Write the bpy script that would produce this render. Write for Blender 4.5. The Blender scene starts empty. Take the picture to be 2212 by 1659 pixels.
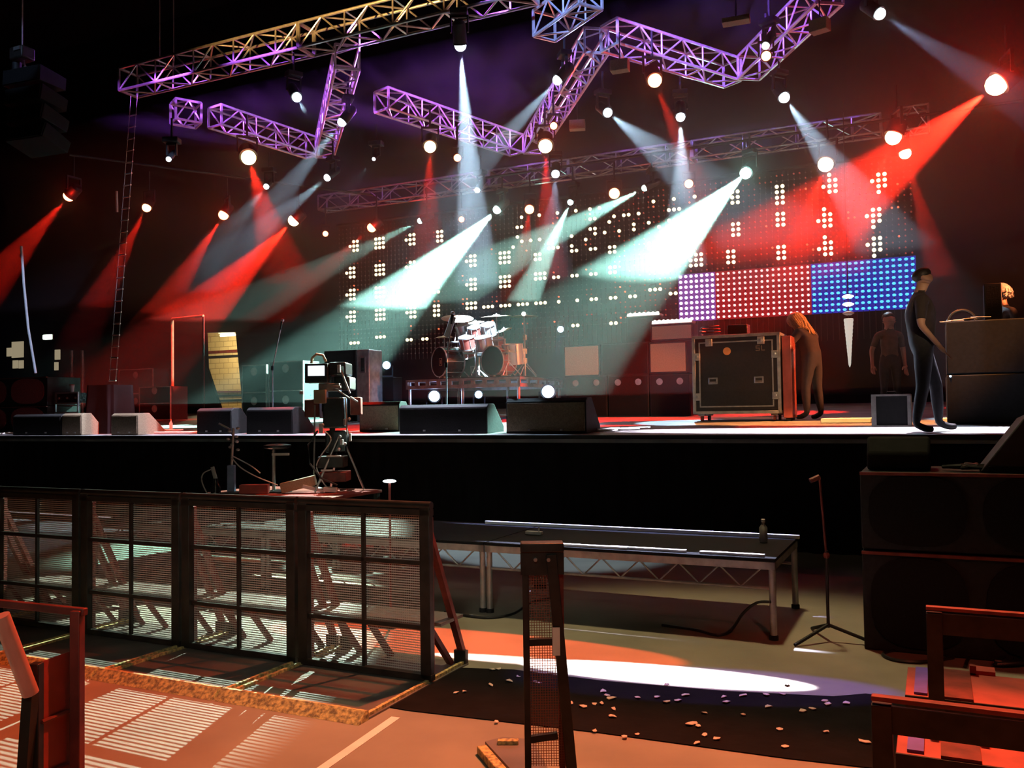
import bpy, bmesh, math, random
from mathutils import Vector, Matrix

random.seed(7)
sc = bpy.context.scene
COL = sc.collection
R = math.radians

# ------------------------------------------------------------------ camera
F_PX, CX, CY = 1900.0, 1106.0, 829.5
CAM = Vector((0, 0, 1.72))
PITCH, ROLL = math.atan((890 - CY) / F_PX), 0.014
_F = Vector((0, math.cos(PITCH), math.sin(PITCH)))
_R0, _U0 = Vector((1, 0, 0)), Vector((0, -math.sin(PITCH), math.cos(PITCH)))
_R = _R0 * math.cos(ROLL) - _U0 * math.sin(ROLL)
_U = _R0 * math.sin(ROLL) + _U0 * math.cos(ROLL)
cd = bpy.data.cameras.new('camera')
cd.sensor_fit = 'HORIZONTAL'
cd.sensor_width = 36
cd.lens = 36 * F_PX / 2212
cd.clip_end = 200
cam = bpy.data.objects.new('camera', cd)
COL.objects.link(cam)
cam.matrix_world = Matrix(((_R.x, _U.x, -_F.x, CAM.x), (_R.y, _U.y, -_F.y, CAM.y), (_R.z, _U.z, -_F.z, CAM.z), (0, 0, 0, 1)))
sc.camera = cam

# the stage stands at an angle: s runs along its front edge, v upstage, z up
O = Vector((0, 12.1, 0))
TH = R(-25.6)
US = Vector((math.cos(TH), math.sin(TH), 0))
UV = Vector((-math.sin(TH), math.cos(TH), 0))


def W(s, v, z):
    p = O + US * s + UV * v
    return Vector((p.x, p.y, z))


def ray(x, y):
    return _F + _R * ((x - CX) / F_PX) - _U * ((y - CY) / F_PX)


def at_z(x, y, z):
    d = ray(x, y)
    return CAM + d * ((z - CAM.z) / d.z)


def at_v(x, y, v):
    d = ray(x, y)
    return CAM + d * ((v - (CAM - O).dot(UV)) / d.dot(UV))


def at_Y(x, y, Y):
    d = ray(x, y)
    return CAM + d * (Y / d.y)


def sv(p):
    d = p - O
    return d.dot(US), d.dot(UV)


def S(x, v):                     # along-stage coordinate of a column of the view at depth v
    return sv(at_v(x, 880, v))[0]


def Z(x, y, v):
    return at_v(x, y, v).z


def DZ(v):                       # the deck rises a little upstage
    return 1.40 + 0.035 * v


# ------------------------------------------------------------------ world, exposure, large lights
w = bpy.data.worlds.new('hall')
sc.world = w
w.use_nodes = True
w.node_tree.nodes['Background'].inputs[0].default_value = (0.5, 0.2, 0.25, 1)
w.node_tree.nodes['Background'].inputs[1].default_value = 0.004
sc.view_settings.view_transform = 'Standard'
sc.view_settings.look = 'None'
sc.view_settings.gamma = 1
sc.view_settings.exposure = 0
sc.cycles.use_denoising = True
sc.cycles.max_bounces = 3
sc.cycles.volume_bounces = 0
sc.cycles.transparent_max_bounces = 16
sc.cycles.sample_clamp_indirect = 3
sc.cycles.sample_clamp_direct = 0
sc.cycles.use_adaptive_sampling = True
sc.cycles.adaptive_threshold = 0.06


def spot(name, loc, target, power, color, cone, blend=0.25, radius=0.05, squash=None, roll=0, parent=None):
    l = bpy.data.lights.new(name, 'SPOT')
    l.energy, l.color, l.spot_size, l.spot_blend, l.shadow_soft_size = power, color, R(cone), blend, radius
    o = bpy.data.objects.new(name, l)
    COL.objects.link(o)
    d = (Vector(target) - Vector(loc)).normalized()
    q = d.to_track_quat('-Z', 'Y').to_matrix().to_4x4()
    m = Matrix.Translation(Vector(loc)) @ q @ Matrix.Rotation(roll, 4, 'Z')
    if squash:
        m = m @ Matrix.Diagonal((squash[0], squash[1], 1, 1))
    o.matrix_world = m
    if parent:
        o.parent = parent
        o.matrix_parent_inverse = Matrix.Translation(parent.location).inverted()
    return o


WARM = (1.0, 0.72, 0.42)
VIO = (0.45, 0.11, 1.0)
RED = (1.0, 0.02, 0.008)
TEAL = (0.45, 1.0, 0.85)
ICE = (0.55, 0.8, 1.0)

def strip(name, loc, A, B, width, power, color, blend=0.1, radius=0.02):
    """a squashed spot: its beam falls as a long narrow patch from A to B"""
    loc, A, B = Vector(loc), Vector(A), Vector(B)
    c = (A + B) / 2
    z = (loc - c).normalized()
    x = (B - A).normalized()
    y = z.cross(x).normalized()
    x = y.cross(z)
    D = (c - loc).length
    half = abs((B - A).dot(x)) / 2
    # width is measured on the floor; seen from the lamp it is foreshortened by its height
    wy = width * max(0.2, abs(z.z)) / 2
    o = spot(name, loc, c, power, color, 10, blend, radius)
    o.data.spot_size = 2 * math.atan(half / D)
    o.matrix_world = Matrix.Translation(loc) @ Matrix((x, y, z)).transposed().to_4x4() @ Matrix.Diagonal((1, wy / half, 1, 1))
    return o


# profile lamp that throws the mesh shadows of the barricade on to the floor
spot('profile_light', W(-1.3, 0.9, 3.95), W(-0.6, -6.3, 0.0), 14000, (0.72, 1.0, 0.80), 33, 0.35, 0.012)
# red par cans high over the stage edge, aimed at the audience floor
strip('red_audience_light', W(4.0, -0.5, 12.5), W(-4, -8.4, 0), W(12, -8.4, 0), 5.8, 13500, (1.0, 0.13, 0.035), 0.35, 0.12)
# added spots, squashed to draw the bright strip in front of the pit deck
strip('strip_light_white', W(3.0, -0.6, 9.2), at_z(1120, 1430, 0), at_z(1770, 1486, 0), 0.42, 60000, (0.88, 0.86, 1.0))
strip('strip_light_thin', W(2.0, -0.6, 9.2), at_z(930, 1412, 0), at_z(1300, 1440, 0), 0.17, 30000, (1.0, 0.8, 0.85))
strip('strip_light_violet', W(5.0, -0.6, 9.2), at_z(1080, 1455, 0), at_z(2000, 1506, 0), 0.85, 3600, (0.22, 0.12, 1.0), 0.3)
strip('pit_red_light', W(-1.0, -0.6, 9.2), at_z(560, 1350, 0), at_z(1480, 1432, 0), 0.8, 13000, (1.0, 0.09, 0.025), 0.15)
strip('pit_rear_edge_light', W(2.0, -0.6, 9.2), W(0.6, -3.06, .62), W(4.3, -3.06, .62), 0.16, 26000, (0.45, 0.5, 1.0), 0.3)
strip('pit_front_edge_light', W(2.0, -0.6, 9.2), W(1.5, -4.09, .61), W(4.4, -4.09, .61), 0.13, 42000, (0.62, 0.66, 1.0), 0.3)  # both edge spots added for the glints on the platform
spot('pit_warm_light', W(3.2, -2.6, 9.5), W(3.9, -5.4, 0), 1900, (1.0, 0.80, 0.40), 40, 0.6, 0.3)
# dim fill spots added unseen on the audience side
spot('mesh_light', (-1.0, -5, 6.0), at_z(720, 1230, 0.6), 900, (0.85, 1.0, 0.85), 22, 0.9, 0.3)
spot('front_fill_light', (1.5, -9, 10), W(1, -3, 0), 300, WARM, 75, 0.8, 0.5)
strip('stage_warm_light', (4.0, -9, 8), W(-0.6, 3.2, 2.0), W(4.9, 3.2, 2.0), 8.0, 7500, (1.0, 0.66, 0.36), 0.6, 0.2)
# unseen amber spots added to turn the trusses gold
strip('truss_amber_light', W(-4.0, -4.0, 7.6), W(-9.5, 2.6, 9.3), W(3.5, 2.6, 9.3), 3.0, 9000, (1.0, 0.52, 0.14), 0.4, 0.1)
strip('truss_amber_light', W(-1.0, 3.0, 9.6), W(-7.0, 10.3, 8.95), W(2.5, 10.3, 8.95), 5.5, 2400, (1.0, 0.42, 0.18), 0.4, 0.1)
strip('truss_amber_light', W(5.0, 2.6, 9.6), W(1.5, 10.3, 8.95), W(10.5, 10.3, 8.95), 4.5, 1500, (1.0, 0.42, 0.18), 0.4, 0.1)
# violet wash on the zigzag truss, skimming over the haze
for (x0, y0, x1, y1, pw, c_) in ((362, 238, 440, 252, 1500, VIO), (455, 248, 682, 322, 5200, VIO), (700, 325, 752, 118, 4200, VIO),
                                 (815, 213, 1122, 316, 7600, VIO), (1148, 316, 1292, 82, 5200, VIO), (1305, 72, 1590, 160, 5600, (0.34, 0.14, 1.0)),
                                 (1612, 152, 1800, -30, 4600, (0.28, 0.12, 1.0)), (1168, 62, 1285, -22, 2600, (0.25, 0.4, 1.0))):
    p_, q_ = at_z(x0, y0, 8.65), at_z(x1, y1, 8.65)
    s_, v_ = sv((p_ + q_) / 2)
    e_ = US * 0.4
    if abs((q_ - p_).dot(US)) < 1.5:
        p_, q_ = (p_ + q_) / 2 - US * 1.3, (p_ + q_) / 2 + US * 1.3
    strip('violet_wash_light', W(s_ + 0.8, v_ - 5.5, 8.9), p_ - e_, q_ + e_, 3.6, pw * 1.5, c_, 0.5, 0.08)
    strip('violet_back_light', W(s_ - 0.8, v_ + 3.5, 8.9), p_ - e_, q_ + e_, 3.6, pw * 0.9, c_, 0.5, 0.08)
# deck washes from added spots with no fixture, in front of the haze
strip('deck_white_light', W(5.0, 1.6, 9), W(1.0, 0.9, 1.4), W(8.2, 0.9, 1.4), 1.4, 26000, (0.92, 0.84, 1.0), 0.1)
strip('deck_orange_light', W(5.0, 0.4, 9), W(1.5, 2.7, 1.5), W(7.4, 2.7, 1.5), 1.6, 16000, (1.0, 0.36, 0.10), 0.3)
strip('deck_red_light', W(-6.5, -0.4, 9), W(-11, 0.9, 1.4), W(-4.0, 0.9, 1.4), 1.2, 14000, (1.0, 0.12, 0.08), 0.3)
strip('deck_ice_light', W(-2.5, 0.6, 9), W(-12, 0.25, 1.4), W(1.8, 0.25, 1.4), 0.75, 15000, (0.78, 0.78, 1.0), 0.3)
spot('side_red_light', W(8.9, 2.9, 4.25), W(S(1742, 3.9), 3.9, 2.75), 4200, (1.0, 0.26, 0.08), 22, 0.4, 0.04)  # unseen spot added for the rim on the long hair
spot('paper_light', W(5.5, 1.5, 7.5), W(S(2085, 2.2), 2.2, 2.85), 2600, (0.95, 0.85, 1.0), 8, 0.4, 0.03)  # unseen spot added to brighten the papers
spot('pit_ice_light', W(-5.0, 0.4, 8.8), at_Y(690, 900, 11), 13000, (0.6, 1.0, 0.92), 8, 0.3, 0.03)  # unseen spot added for the rim on the camera rig
spot('pit_orange_light', W(1.5, -1.0, 9.5), at_Y(640, 1068, 11), 2600, (1.0, 0.3, 0.15), 8, 0.4, 0.03)


# ------------------------------------------------------------------ materials
def nt(name):
    m = bpy.data.materials.new(name)
    m.use_nodes = True
    return m, m.node_tree.nodes, m.node_tree.links


def mat(name, color, rough=0.5, metal=0.0, var=0.25, scale=8.0, bump=0.0, color2=None, spec=0.5):
    m, n, l = nt(name)
    b = n['Principled BSDF']
    b.inputs['Roughness'].default_value = rough
    b.inputs['Metallic'].default_value = metal
    b.inputs['Specular IOR Level'].default_value = spec
    tc = n.new('ShaderNodeTexCoord')
    no = n.new('ShaderNodeTexNoise')
    no.inputs['Scale'].default_value = scale
    no.inputs['Detail'].default_value = 5
    l.new(tc.outputs['Object'], no.inputs['Vector'])
    mix = n.new('ShaderNodeMix')
    mix.data_type = 'RGBA'
    c2 = color2 or tuple(c * (1 - var) for c in color)
    mix.inputs[6].default_value = (*color, 1)
    mix.inputs[7].default_value = (*c2, 1)
    ramp = n.new('ShaderNodeMapRange')
    ramp.inputs[1].default_value = 0.35
    ramp.inputs[2].default_value = 0.65
    l.new(no.outputs['Fac'], ramp.inputs[0])
    l.new(ramp.outputs[0], mix.inputs[0])
    l.new(mix.outputs[2], b.inputs['Base Color'])
    if bump:
        bp = n.new('ShaderNodeBump')
        bp.inputs['Strength'].default_value = bump
        bp.inputs['Distance'].default_value = 0.02
        l.new(no.outputs['Fac'], bp.inputs['Height'])
        l.new(bp.outputs[0], b.inputs['Normal'])
    return m


def emit(name, color, strength, base=(0.02, 0.02, 0.02)):
    m, n, l = nt(name)
    b = n['Principled BSDF']
    b.inputs['Base Color'].default_value = (*base, 1)
    b.inputs['Emission Color'].default_value = (*color, 1)
    b.inputs['Emission Strength'].default_value = strength
    m.cycles.emission_sampling = 'NONE'
    return m


def mesh_mat(name, color, pitch, fill_u, fill_v, axes=(0, 2), rough=0.45, metal=0.4):
    """woven or punched wire mesh: opaque wires with open holes between"""
    m, n, l = nt(name)
    b = n['Principled BSDF']
    b.inputs['Base Color'].default_value = (*color, 1)
    b.inputs['Roughness'].default_value = rough
    b.inputs['Metallic'].default_value = metal
    tc = n.new('ShaderNodeTexCoord')
    sx = n.new('ShaderNodeSeparateXYZ')
    l.new(tc.outputs['Object'], sx.inputs[0])
    outs = []
    for ax, fill, pt in ((axes[0], fill_u, pitch[0]), (axes[1], fill_v, pitch[1])):
        if fill <= 0:
            continue
        d = n.new('ShaderNodeMath'); d.operation = 'DIVIDE'; d.inputs[1].default_value = pt
        l.new(sx.outputs[ax], d.inputs[0])
        fr = n.new('ShaderNodeMath'); fr.operation = 'FRACT'
        l.new(d.outputs[0], fr.inputs[0])
        lt = n.new('ShaderNodeMath'); lt.operation = 'LESS_THAN'; lt.inputs[1].default_value = fill
        l.new(fr.outputs[0], lt.inputs[0])
        outs.append(lt)
    if len(outs) == 2:
        mx = n.new('ShaderNodeMath'); mx.operation = 'MAXIMUM'
        l.new(outs[0].outputs[0], mx.inputs[0]); l.new(outs[1].outputs[0], mx.inputs[1])
        l.new(mx.outputs[0], b.inputs['Alpha'])
    else:
        l.new(outs[0].outputs[0], b.inputs['Alpha'])
    return m


M = {}
M['concrete'] = mat('concrete', (0.30, 0.26, 0.20), 0.75, 0, 0.35, 1.3, 0.15, (0.22, 0.19, 0.15))
M['black_mat'] = mat('black_mat', (0.008, 0.006, 0.006), 0.95, 0, 0.4, 5, 0.3, None, 0.1)
M['drape'] = mat('drape', (0.008, 0.006, 0.007), 0.95, 0, 0.3, 3, 0, None, 0.1)
M['void'] = mat('matt_black', (0.007, 0.007, 0.007), 0.8, 0, 0.3, 20, 0, None, 0.12)
M['deck'] = mat('deck', (0.22, 0.21, 0.21), 0.5, 0, 0.45, 2.2, 0.05)
M['black'] = mat('black', (0.013, 0.012, 0.013), 0.6, 0, 0.3, 20, 0, None, 0.25)
M['black_gloss'] = mat('black_gloss', (0.02, 0.02, 0.022), 0.22, 0, 0.3, 20)
M['black_cab'] = mat('black_cab', (0.016, 0.015, 0.015), 0.7, 0, 0.3, 30, 0.1, None, 0.2)
M['grille'] = mat('grille', (0.22, 0.16, 0.10), 0.7, 0.2, 0.35, 60, 0.2)
M['grille_dark'] = mat('grille_dark', (0.009, 0.008, 0.008), 0.8, 0.0, 0.35, 60, 0.2, None, 0.12)
M['grille_tan'] = mat('grille_tan', (0.44, 0.32, 0.20), 0.8, 0, 0.2, 50, 0.1)
M['alu'] = mat('aluminium', (0.62, 0.60, 0.58), 0.32, 0.85, 0.25, 14)
M['truss_v'] = mat('satin_aluminium', (0.75, 0.72, 0.74), 0.38, 0.55, 0.2, 14)
M['alu_dull'] = mat('dull_aluminium', (0.45, 0.43, 0.40), 0.5, 0.6, 0.35, 9)
M['chrome'] = mat('chrome', (0.9, 0.9, 0.9), 0.25, 0.6, 0.1, 10)
M['white'] = mat('white_paint', (0.75, 0.75, 0.72), 0.5, 0, 0.1, 10)
M['paper'] = mat('paper', (0.8, 0.78, 0.74), 0.8, 0, 0.1, 10)
M['steel'] = mat('dark_steel', (0.035, 0.028, 0.024), 0.5, 0.5, 0.5, 12, 0.1)
M['steel_red'] = mat('red_lit_steel', (0.20, 0.035, 0.025), 0.55, 0.3, 0.5, 10, 0.15)  # dark steel with red light put into it; also plain red parts
M['tread'] = mat('tread_plate', (0.20, 0.16, 0.14), 0.5, 0.3, 0.35, 3, 0.1)
M['yellow'] = mat('worn_yellow_paint', (0.78, 0.56, 0.20), 0.65, 0, 0.5, 42, 0.3, (0.20, 0.14, 0.07))
M['cable'] = mat('rubber_cable', (0.015, 0.015, 0.016), 0.45, 0, 0.2, 20)
M['skin'] = mat('skin', (0.50, 0.28, 0.20), 0.55, 0, 0.12, 10)
M['hair_dark'] = mat('dark_hair', (0.03, 0.02, 0.015), 0.5, 0, 0.4, 40, 0.4)
M['hair_blond'] = mat('blond_hair', (0.55, 0.33, 0.14), 0.45, 0, 0.4, 40, 0.5)
M['hair_grey'] = mat('grey_hair', (0.35, 0.33, 0.32), 0.5, 0, 0.4, 40, 0.5)
M['tshirt'] = mat('black_tshirt', (0.03, 0.02, 0.02), 0.85, 0, 0.3, 15)
M['jeans'] = mat('dark_jeans', (0.02, 0.02, 0.026), 0.85, 0, 0.3, 20)
M['shirt_grey'] = mat('grey_shirt', (0.10, 0.07, 0.055), 0.85, 0, 0.3, 15)
M['mesh'] = mesh_mat('punched_mesh', (0.62, 0.60, 0.55), (0.016, 0.016), 0.12, 0.42)
M['wire'] = mesh_mat('diamond_wire', (0.22, 0.08, 0.05), (0.012, 0.012), 0.25, 0.25)
M['litter'] = mat('litter_paper', (0.7, 0.55, 0.48), 0.8, 0, 0.2, 20)
M['orange'] = mat('orange_sticker', (0.85, 0.28, 0.08), 0.6, 0, 0.1, 10)
M['red_plate'] = mat('red_plate', (0.45, 0.07, 0.05), 0.6, 0.1, 0.35, 6, 0.1)  # red light on the barrier plates is part of this colour
M['wood_red'] = mat('red_lacquer', (0.45, 0.10, 0.08), 0.2, 0, 0.3, 6)
M['cymbal'] = mat('brass_cymbal', (0.95, 0.85, 0.6), 0.35, 0.6, 0.15, 14)
M['blocks'] = None
M['L_white'] = emit('lens_white', (0.75, 0.9, 1.0), 9)
M['L_teal'] = emit('lens_teal', (0.6, 1.0, 0.95), 9)
M['L_red'] = emit('lens_red', (1.0, 0.30, 0.12), 10)
M['L_amber'] = emit('lens_amber', (1.0, 0.75, 0.35), 10)
M['L_blue'] = emit('lens_blue', (0.45, 0.7, 1.0), 12)
M['led_off'] = emit('led_off', (1.0, 0.25, 0.12), 0.02, (0.05, 0.05, 0.05))
M['led_dim'] = emit('led_dim', (1.0, 0.10, 0.05), 0.35)
M['led_mid'] = emit('led_mid', (1.0, 0.20, 0.08), 1.2)
M['led_warm'] = emit('led_warm', (1.0, 0.80, 0.42), 3.2)
M['led_blue'] = emit('led_blue', (0.08, 0.55, 1.0), 1.6)
M['led_pink'] = emit('led_pink', (1.0, 0.62, 0.60), 1.5)
M['led_violet'] = emit('led_violet', (0.95, 0.75, 1.0), 1.6)
M['glow_blue'] = emit('backing_glow_blue', (0.002, 0.015, 0.42), 0.8)  # LED glow on the backing, put into emissive squares behind the dots
M['glow_red'] = emit('backing_glow_red', (0.36, 0.002, 0.008), 0.8)
M['glow_violet'] = emit('backing_glow_violet', (0.24, 0.06, 0.42), 0.7)
M['led_net'] = mat('led_net', (0.03, 0.028, 0.03), 0.7, 0.2, 0.3, 20)
M['screen'] = emit('lit_display', (0.85, 0.9, 1.0), 2.0)
M['green_led'] = emit('green_led', (0.1, 1.0, 0.2), 4)
M['lamp_cool'] = emit('fluorescent_lamp', (0.75, 1.0, 0.75), 5)
M['lamp_warm'] = emit('warm_tube', (1.0, 0.80, 0.50), 4)
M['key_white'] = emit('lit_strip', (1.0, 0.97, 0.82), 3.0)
M['window_glow'] = emit('window_glow', (0.8, 0.66, 0.42), 0.35)


# ------------------------------------------------------------------ mesh builder
class MB:
    def __init__(self):
        self.v, self.f, self.m = [], [], []

    def add(self, vs, fs, mi=0):
        b = len(self.v)
        self.v += [Vector(p) for p in vs]
        self.f += [tuple(b + i for i in f) for f in fs]
        self.m += [mi] * len(fs)
        return self

    def box(self, c, size, rot=None, mi=0):
        hx, hy, hz = size[0] / 2, size[1] / 2, size[2] / 2
        vs = [Vector((x * hx, y * hy, z * hz)) for z in (-1, 1) for y in (-1, 1) for x in (-1, 1)]
        if rot is not None:
            vs = [rot @ p for p in vs]
        vs = [p + Vector(c) for p in vs]
        return self.add(vs, [(0, 2, 3, 1), (4, 5, 7, 6), (0, 1, 5, 4), (2, 6, 7, 3), (0, 4, 6, 2), (1, 3, 7, 5)], mi)

    def box2(self, a, b, mi=0):
        a, b = Vector(a), Vector(b)
        return self.box((a + b) / 2, (abs(b.x - a.x), abs(b.y - a.y), abs(b.z - a.z)), None, mi)

    def tube(self, p, q, r, n=8, r2=None, mi=0, cap=True):
        p, q = Vector(p), Vector(q)
        d = q - p
        if d.length < 1e-6:
            return self
        rot = d.to_track_quat('Z', 'Y').to_matrix()
        r2 = r if r2 is None else r2
        vs = [p + rot @ Vector((math.cos(2 * math.pi * i / n) * r, math.sin(2 * math.pi * i / n) * r, 0)) for i in range(n)]
        vs += [q + rot @ Vector((math.cos(2 * math.pi * i / n) * r2, math.sin(2 * math.pi * i / n) * r2, 0)) for i in range(n)]
        fs = [(i, (i + 1) % n, n + (i + 1) % n, n + i) for i in range(n)]
        if cap:
            fs += [tuple(range(n - 1, -1, -1)), tuple(range(n, 2 * n))]
        return self.add(vs, fs, mi)

    def bar(self, p, q, w_, h_, mi=0, up=Vector((0, 0, 1))):
        p, q = Vector(p), Vector(q)
        d = (q - p)
        L = d.length
        z = d.normalized()
        x = up.cross(z)
        if x.length < 1e-3:
            x = Vector((1, 0, 0)).cross(z) if abs(z.x) < 0.9 else Vector((0, 1, 0)).cross(z)
        x.normalize()
        y = z.cross(x)
        rot = Matrix((x, y, z)).transposed()
        return self.box((p + q) / 2, (w_, h_, L), rot, mi)

    def path(self, pts, r, n=6, mi=0):
        pts = [Vector(p) for p in pts]
        rings = []
        for i, p in enumerate(pts):
            d = pts[min(i + 1, len(pts) - 1)] - pts[max(i - 1, 0)]
            rot = d.to_track_quat('Z', 'Y').to_matrix()
            rr = r[i] if isinstance(r, (list, tuple)) else r
            rings.append([p + rot @ Vector((math.cos(2 * math.pi * k / n) * rr, math.sin(2 * math.pi * k / n) * rr, 0)) for k in range(n)])
        vs = [v for ring in rings for v in ring]
        fs = []
        for i in range(len(pts) - 1):
            for k in range(n):
                a, b = i * n + k, i * n + (k + 1) % n
                fs.append((a, b, b + n, a + n))
        fs += [tuple(range(n - 1, -1, -1)), tuple(range(len(vs) - n, len(vs)))]
        return self.add(vs, fs, mi)

    def lathe(self, prof, origin=(0, 0, 0), axis=(0, 0, 1), n=20, mi=0, cap=True):
        o = Vector(origin)
        rot = Vector(axis).normalized().to_track_quat('Z', 'Y').to_matrix()
        vs, fs = [], []
        for (r, h) in prof:
            for k in range(n):
                a = 2 * math.pi * k / n
                vs.append(o + rot @ Vector((math.cos(a) * r, math.sin(a) * r, h)))
        for i in range(len(prof) - 1):
            for k in range(n):
                a, b = i * n + k, i * n + (k + 1) % n
                fs.append((a, b, b + n, a + n))
        if cap:
            fs += [tuple(range(n - 1, -1, -1)), tuple(range(len(vs) - n, len(vs)))]
        return self.add(vs, fs, mi)

    def ball(self, c, r, n=12, sx=(1, 1, 1), mi=0):
        k = n // 2
        prof = [(max(1e-4, math.sin(math.pi * i / k)), -math.cos(math.pi * i / k)) for i in range(k + 1)]
        b = len(self.v)
        self.lathe(prof, (0, 0, 0), (0, 0, 1), n, mi)
        for i in range(b, len(self.v)):
            p = self.v[i]
            self.v[i] = Vector((p.x * r * sx[0], p.y * r * sx[1], p.z * r * sx[2])) + Vector(c)
        return self

    def prism(self, poly, axis, a, b, mi=0):
        """poly: 2D outline; axis 0/1/2 = direction of extrusion from a to b"""
        def P(u, w_, t):
            return {0: (t, u, w_), 1: (u, t, w_), 2: (u, w_, t)}[axis]
        n = len(poly)
        vs = [P(u, w_, a) for u, w_ in poly] + [P(u, w_, b) for u, w_ in poly]
        fs = [tuple(range(n - 1, -1, -1)), tuple(range(n, 2 * n))] + [(i, (i + 1) % n, n + (i + 1) % n, n + i) for i in range(n)]
        return self.add(vs, fs, mi)

    def xf(self, m):
        self.v = [m @ p for p in self.v]
        return self

    def build(self, name, mats, parent=None, bevel=0.0, smooth=True, loc=None, rz=None):
        me = bpy.data.meshes.new(name)
        me.from_pydata([tuple(p) for p in self.v], [], self.f)
        if not isinstance(mats, (list, tuple)):
            mats = [mats]
        for m_ in mats:
            me.materials.append(m_)
        me.polygons.foreach_set('material_index', self.m)
        bm = bmesh.new()
        bm.from_mesh(me)
        bmesh.ops.recalc_face_normals(bm, faces=bm.faces)
        bm.to_mesh(me)
        bm.free()
        if smooth:
            me.shade_smooth()
            me.set_sharp_from_angle(angle=R(35))
        me.update()
        o = bpy.data.objects.new(name, me)
        COL.objects.link(o)
        if parent:
            o.parent = parent
        if loc is not None:
            o.location = loc
        if rz is not None:
            o.rotation_euler = (0, 0, rz)
        if bevel:
            bv = o.modifiers.new('bevel', 'BEVEL')
            bv.width = bevel
            bv.segments = 2
            bv.limit_method = 'ANGLE'
        return o


def tag(o, label, cat, group=None, kind=None):
    if label:
        o['label'] = label
    if cat:
        o['category'] = cat
    if group:
        o['group'] = group
    if kind:
        o['kind'] = kind
    return o


def struct(o):
    o['kind'] = 'structure'
    return o


def thing(name, label, cat, loc=(0, 0, 0), rz=0.0, group=None):
    o = bpy.data.objects.new(name, None)
    o.empty_display_size = 0.1
    COL.objects.link(o)
    o.location = loc
    o.rotation_euler = (0, 0, rz)
    return tag(o, label, cat, group)


def copy_tree(o, label=None, loc=None, rz=None):
    c = o.copy()
    COL.objects.link(c)
    if label:
        c['label'] = label
    if loc is not None:
        c.location = loc
    if rz is not None:
        c.rotation_euler = (0, 0, rz)

    def rec(src, dst):
        for ch in src.children:
            d = ch.copy()
            COL.objects.link(d)
            d.parent = dst
            rec(ch, d)
    rec(o, c)
    return c


def sthing(name, label, cat, s, v, z, group=None, rz=0.0):
    """a thing in the stage frame: local x along the front edge, y upstage"""
    return thing(name, label, cat, W(s, v, z), TH + rz, group)

# ------------------------------------------------------------------ the hall
struct(MB().box2((-40, -14, -0.2), (40, 50, 0)).build('floor', M['concrete'], smooth=False))
struct(MB().box2((-40, -14, 16), (40, 50, 16.2)).build('ceiling', M['drape'], smooth=False))
struct(MB().box2((24, -14, 0), (24.3, 50, 16)).build('wall_right', M['drape'], smooth=False))
struct(MB().box2((-40, -14.3, 0), (40, -14, 16)).build('wall_front', M['drape'], smooth=False))
struct(MB().box2((-30.3, -14, 0), (-30, 50, 16)).build('wall_left', M['drape'], smooth=False))


def stage_mesh(quads):
    mb = MB()
    for (s0, v0, s1, v1, z0, z1) in quads:
        vs = [W(s, v, z) for z in (z0, z1) for v in (v0, v1) for s in (s0, s1)]
        mb.add(vs, [(0, 2, 3, 1), (4, 5, 7, 6), (0, 1, 5, 4), (2, 6, 7, 3), (0, 4, 6, 2), (1, 3, 7, 5)])
    return mb


# back wall of drapes with the opening into the corridor
VB = 12.0


def zs(x, y, v=VB):
    p = at_v(x, y, v)
    return sv(p)[0], p.z


o1, o2, o3, o4 = zs(443, 719), zs(509, 717), zs(525, 890), zs(478, 890)
o4b = zs(446, 795)
mb = MB()
TOPZ, FL = 16, 0.0


def curtain(poly, v0=VB, th=0.12):
    n = len(poly)
    vs = [W(s, v0, z) for s, z in poly] + [W(s, v0 + th, z) for s, z in poly]
    mb.add(vs, [tuple(range(n - 1, -1, -1)), tuple(range(n, 2 * n))] + [(i, (i + 1) % n, n + (i + 1) % n, n + i) for i in range(n)])


curtain([(-34, FL), (o4[0], FL), o4, o4b, o1, (o1[0], TOPZ), (-34, TOPZ)])
curtain([(o1[0], o1[1]), (o2[0], o2[1]), (o2[0], TOPZ), (o1[0], TOPZ)])
curtain([(o2[0], TOPZ), o2, o3, (o3[0], FL), (26, FL), (26, TOPZ)])
struct(mb.build('wall_back', M['drape'], smooth=False))
# corridor behind the opening: painted block wall and its floor
m, n, l = nt('painted_blocks')
b = n['Principled BSDF']
b.inputs['Roughness'].default_value = 0.6
tc = n.new('ShaderNodeTexCoord')
br = n.new('ShaderNodeTexBrick')
br.inputs['Color1'].default_value = (0.62, 0.50, 0.26, 1)
br.inputs['Color2'].default_value = (0.56, 0.44, 0.22, 1)
br.inputs['Mortar'].default_value = (0.32, 0.24, 0.12, 1)
br.inputs['Scale'].default_value = 1
br.inputs['Mortar Size'].default_value = 0.012
br.inputs['Brick Width'].default_value = 0.45
br.inputs['Row Height'].default_value = 0.21
mp = n.new('ShaderNodeMapping')
mp.inputs['Rotation'].default_value = (R(90), 0, 0)
l.new(tc.outputs['Object'], mp.inputs[0])
l.new(mp.outputs[0], br.inputs[0])
l.new(br.outputs[0], b.inputs['Base Color'])
M['blocks'] = m
vc = 15.0
c0, c1 = zs(400, 700, vc)[0], zs(570, 700, vc)[0]
cw = struct(MB().box2((c0 - 1, 0, 0), (c1 + 1.5, 0.2, 6)).build('wall_corridor', M['blocks'], smooth=False, loc=W(0, vc, 0), rz=TH))
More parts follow.
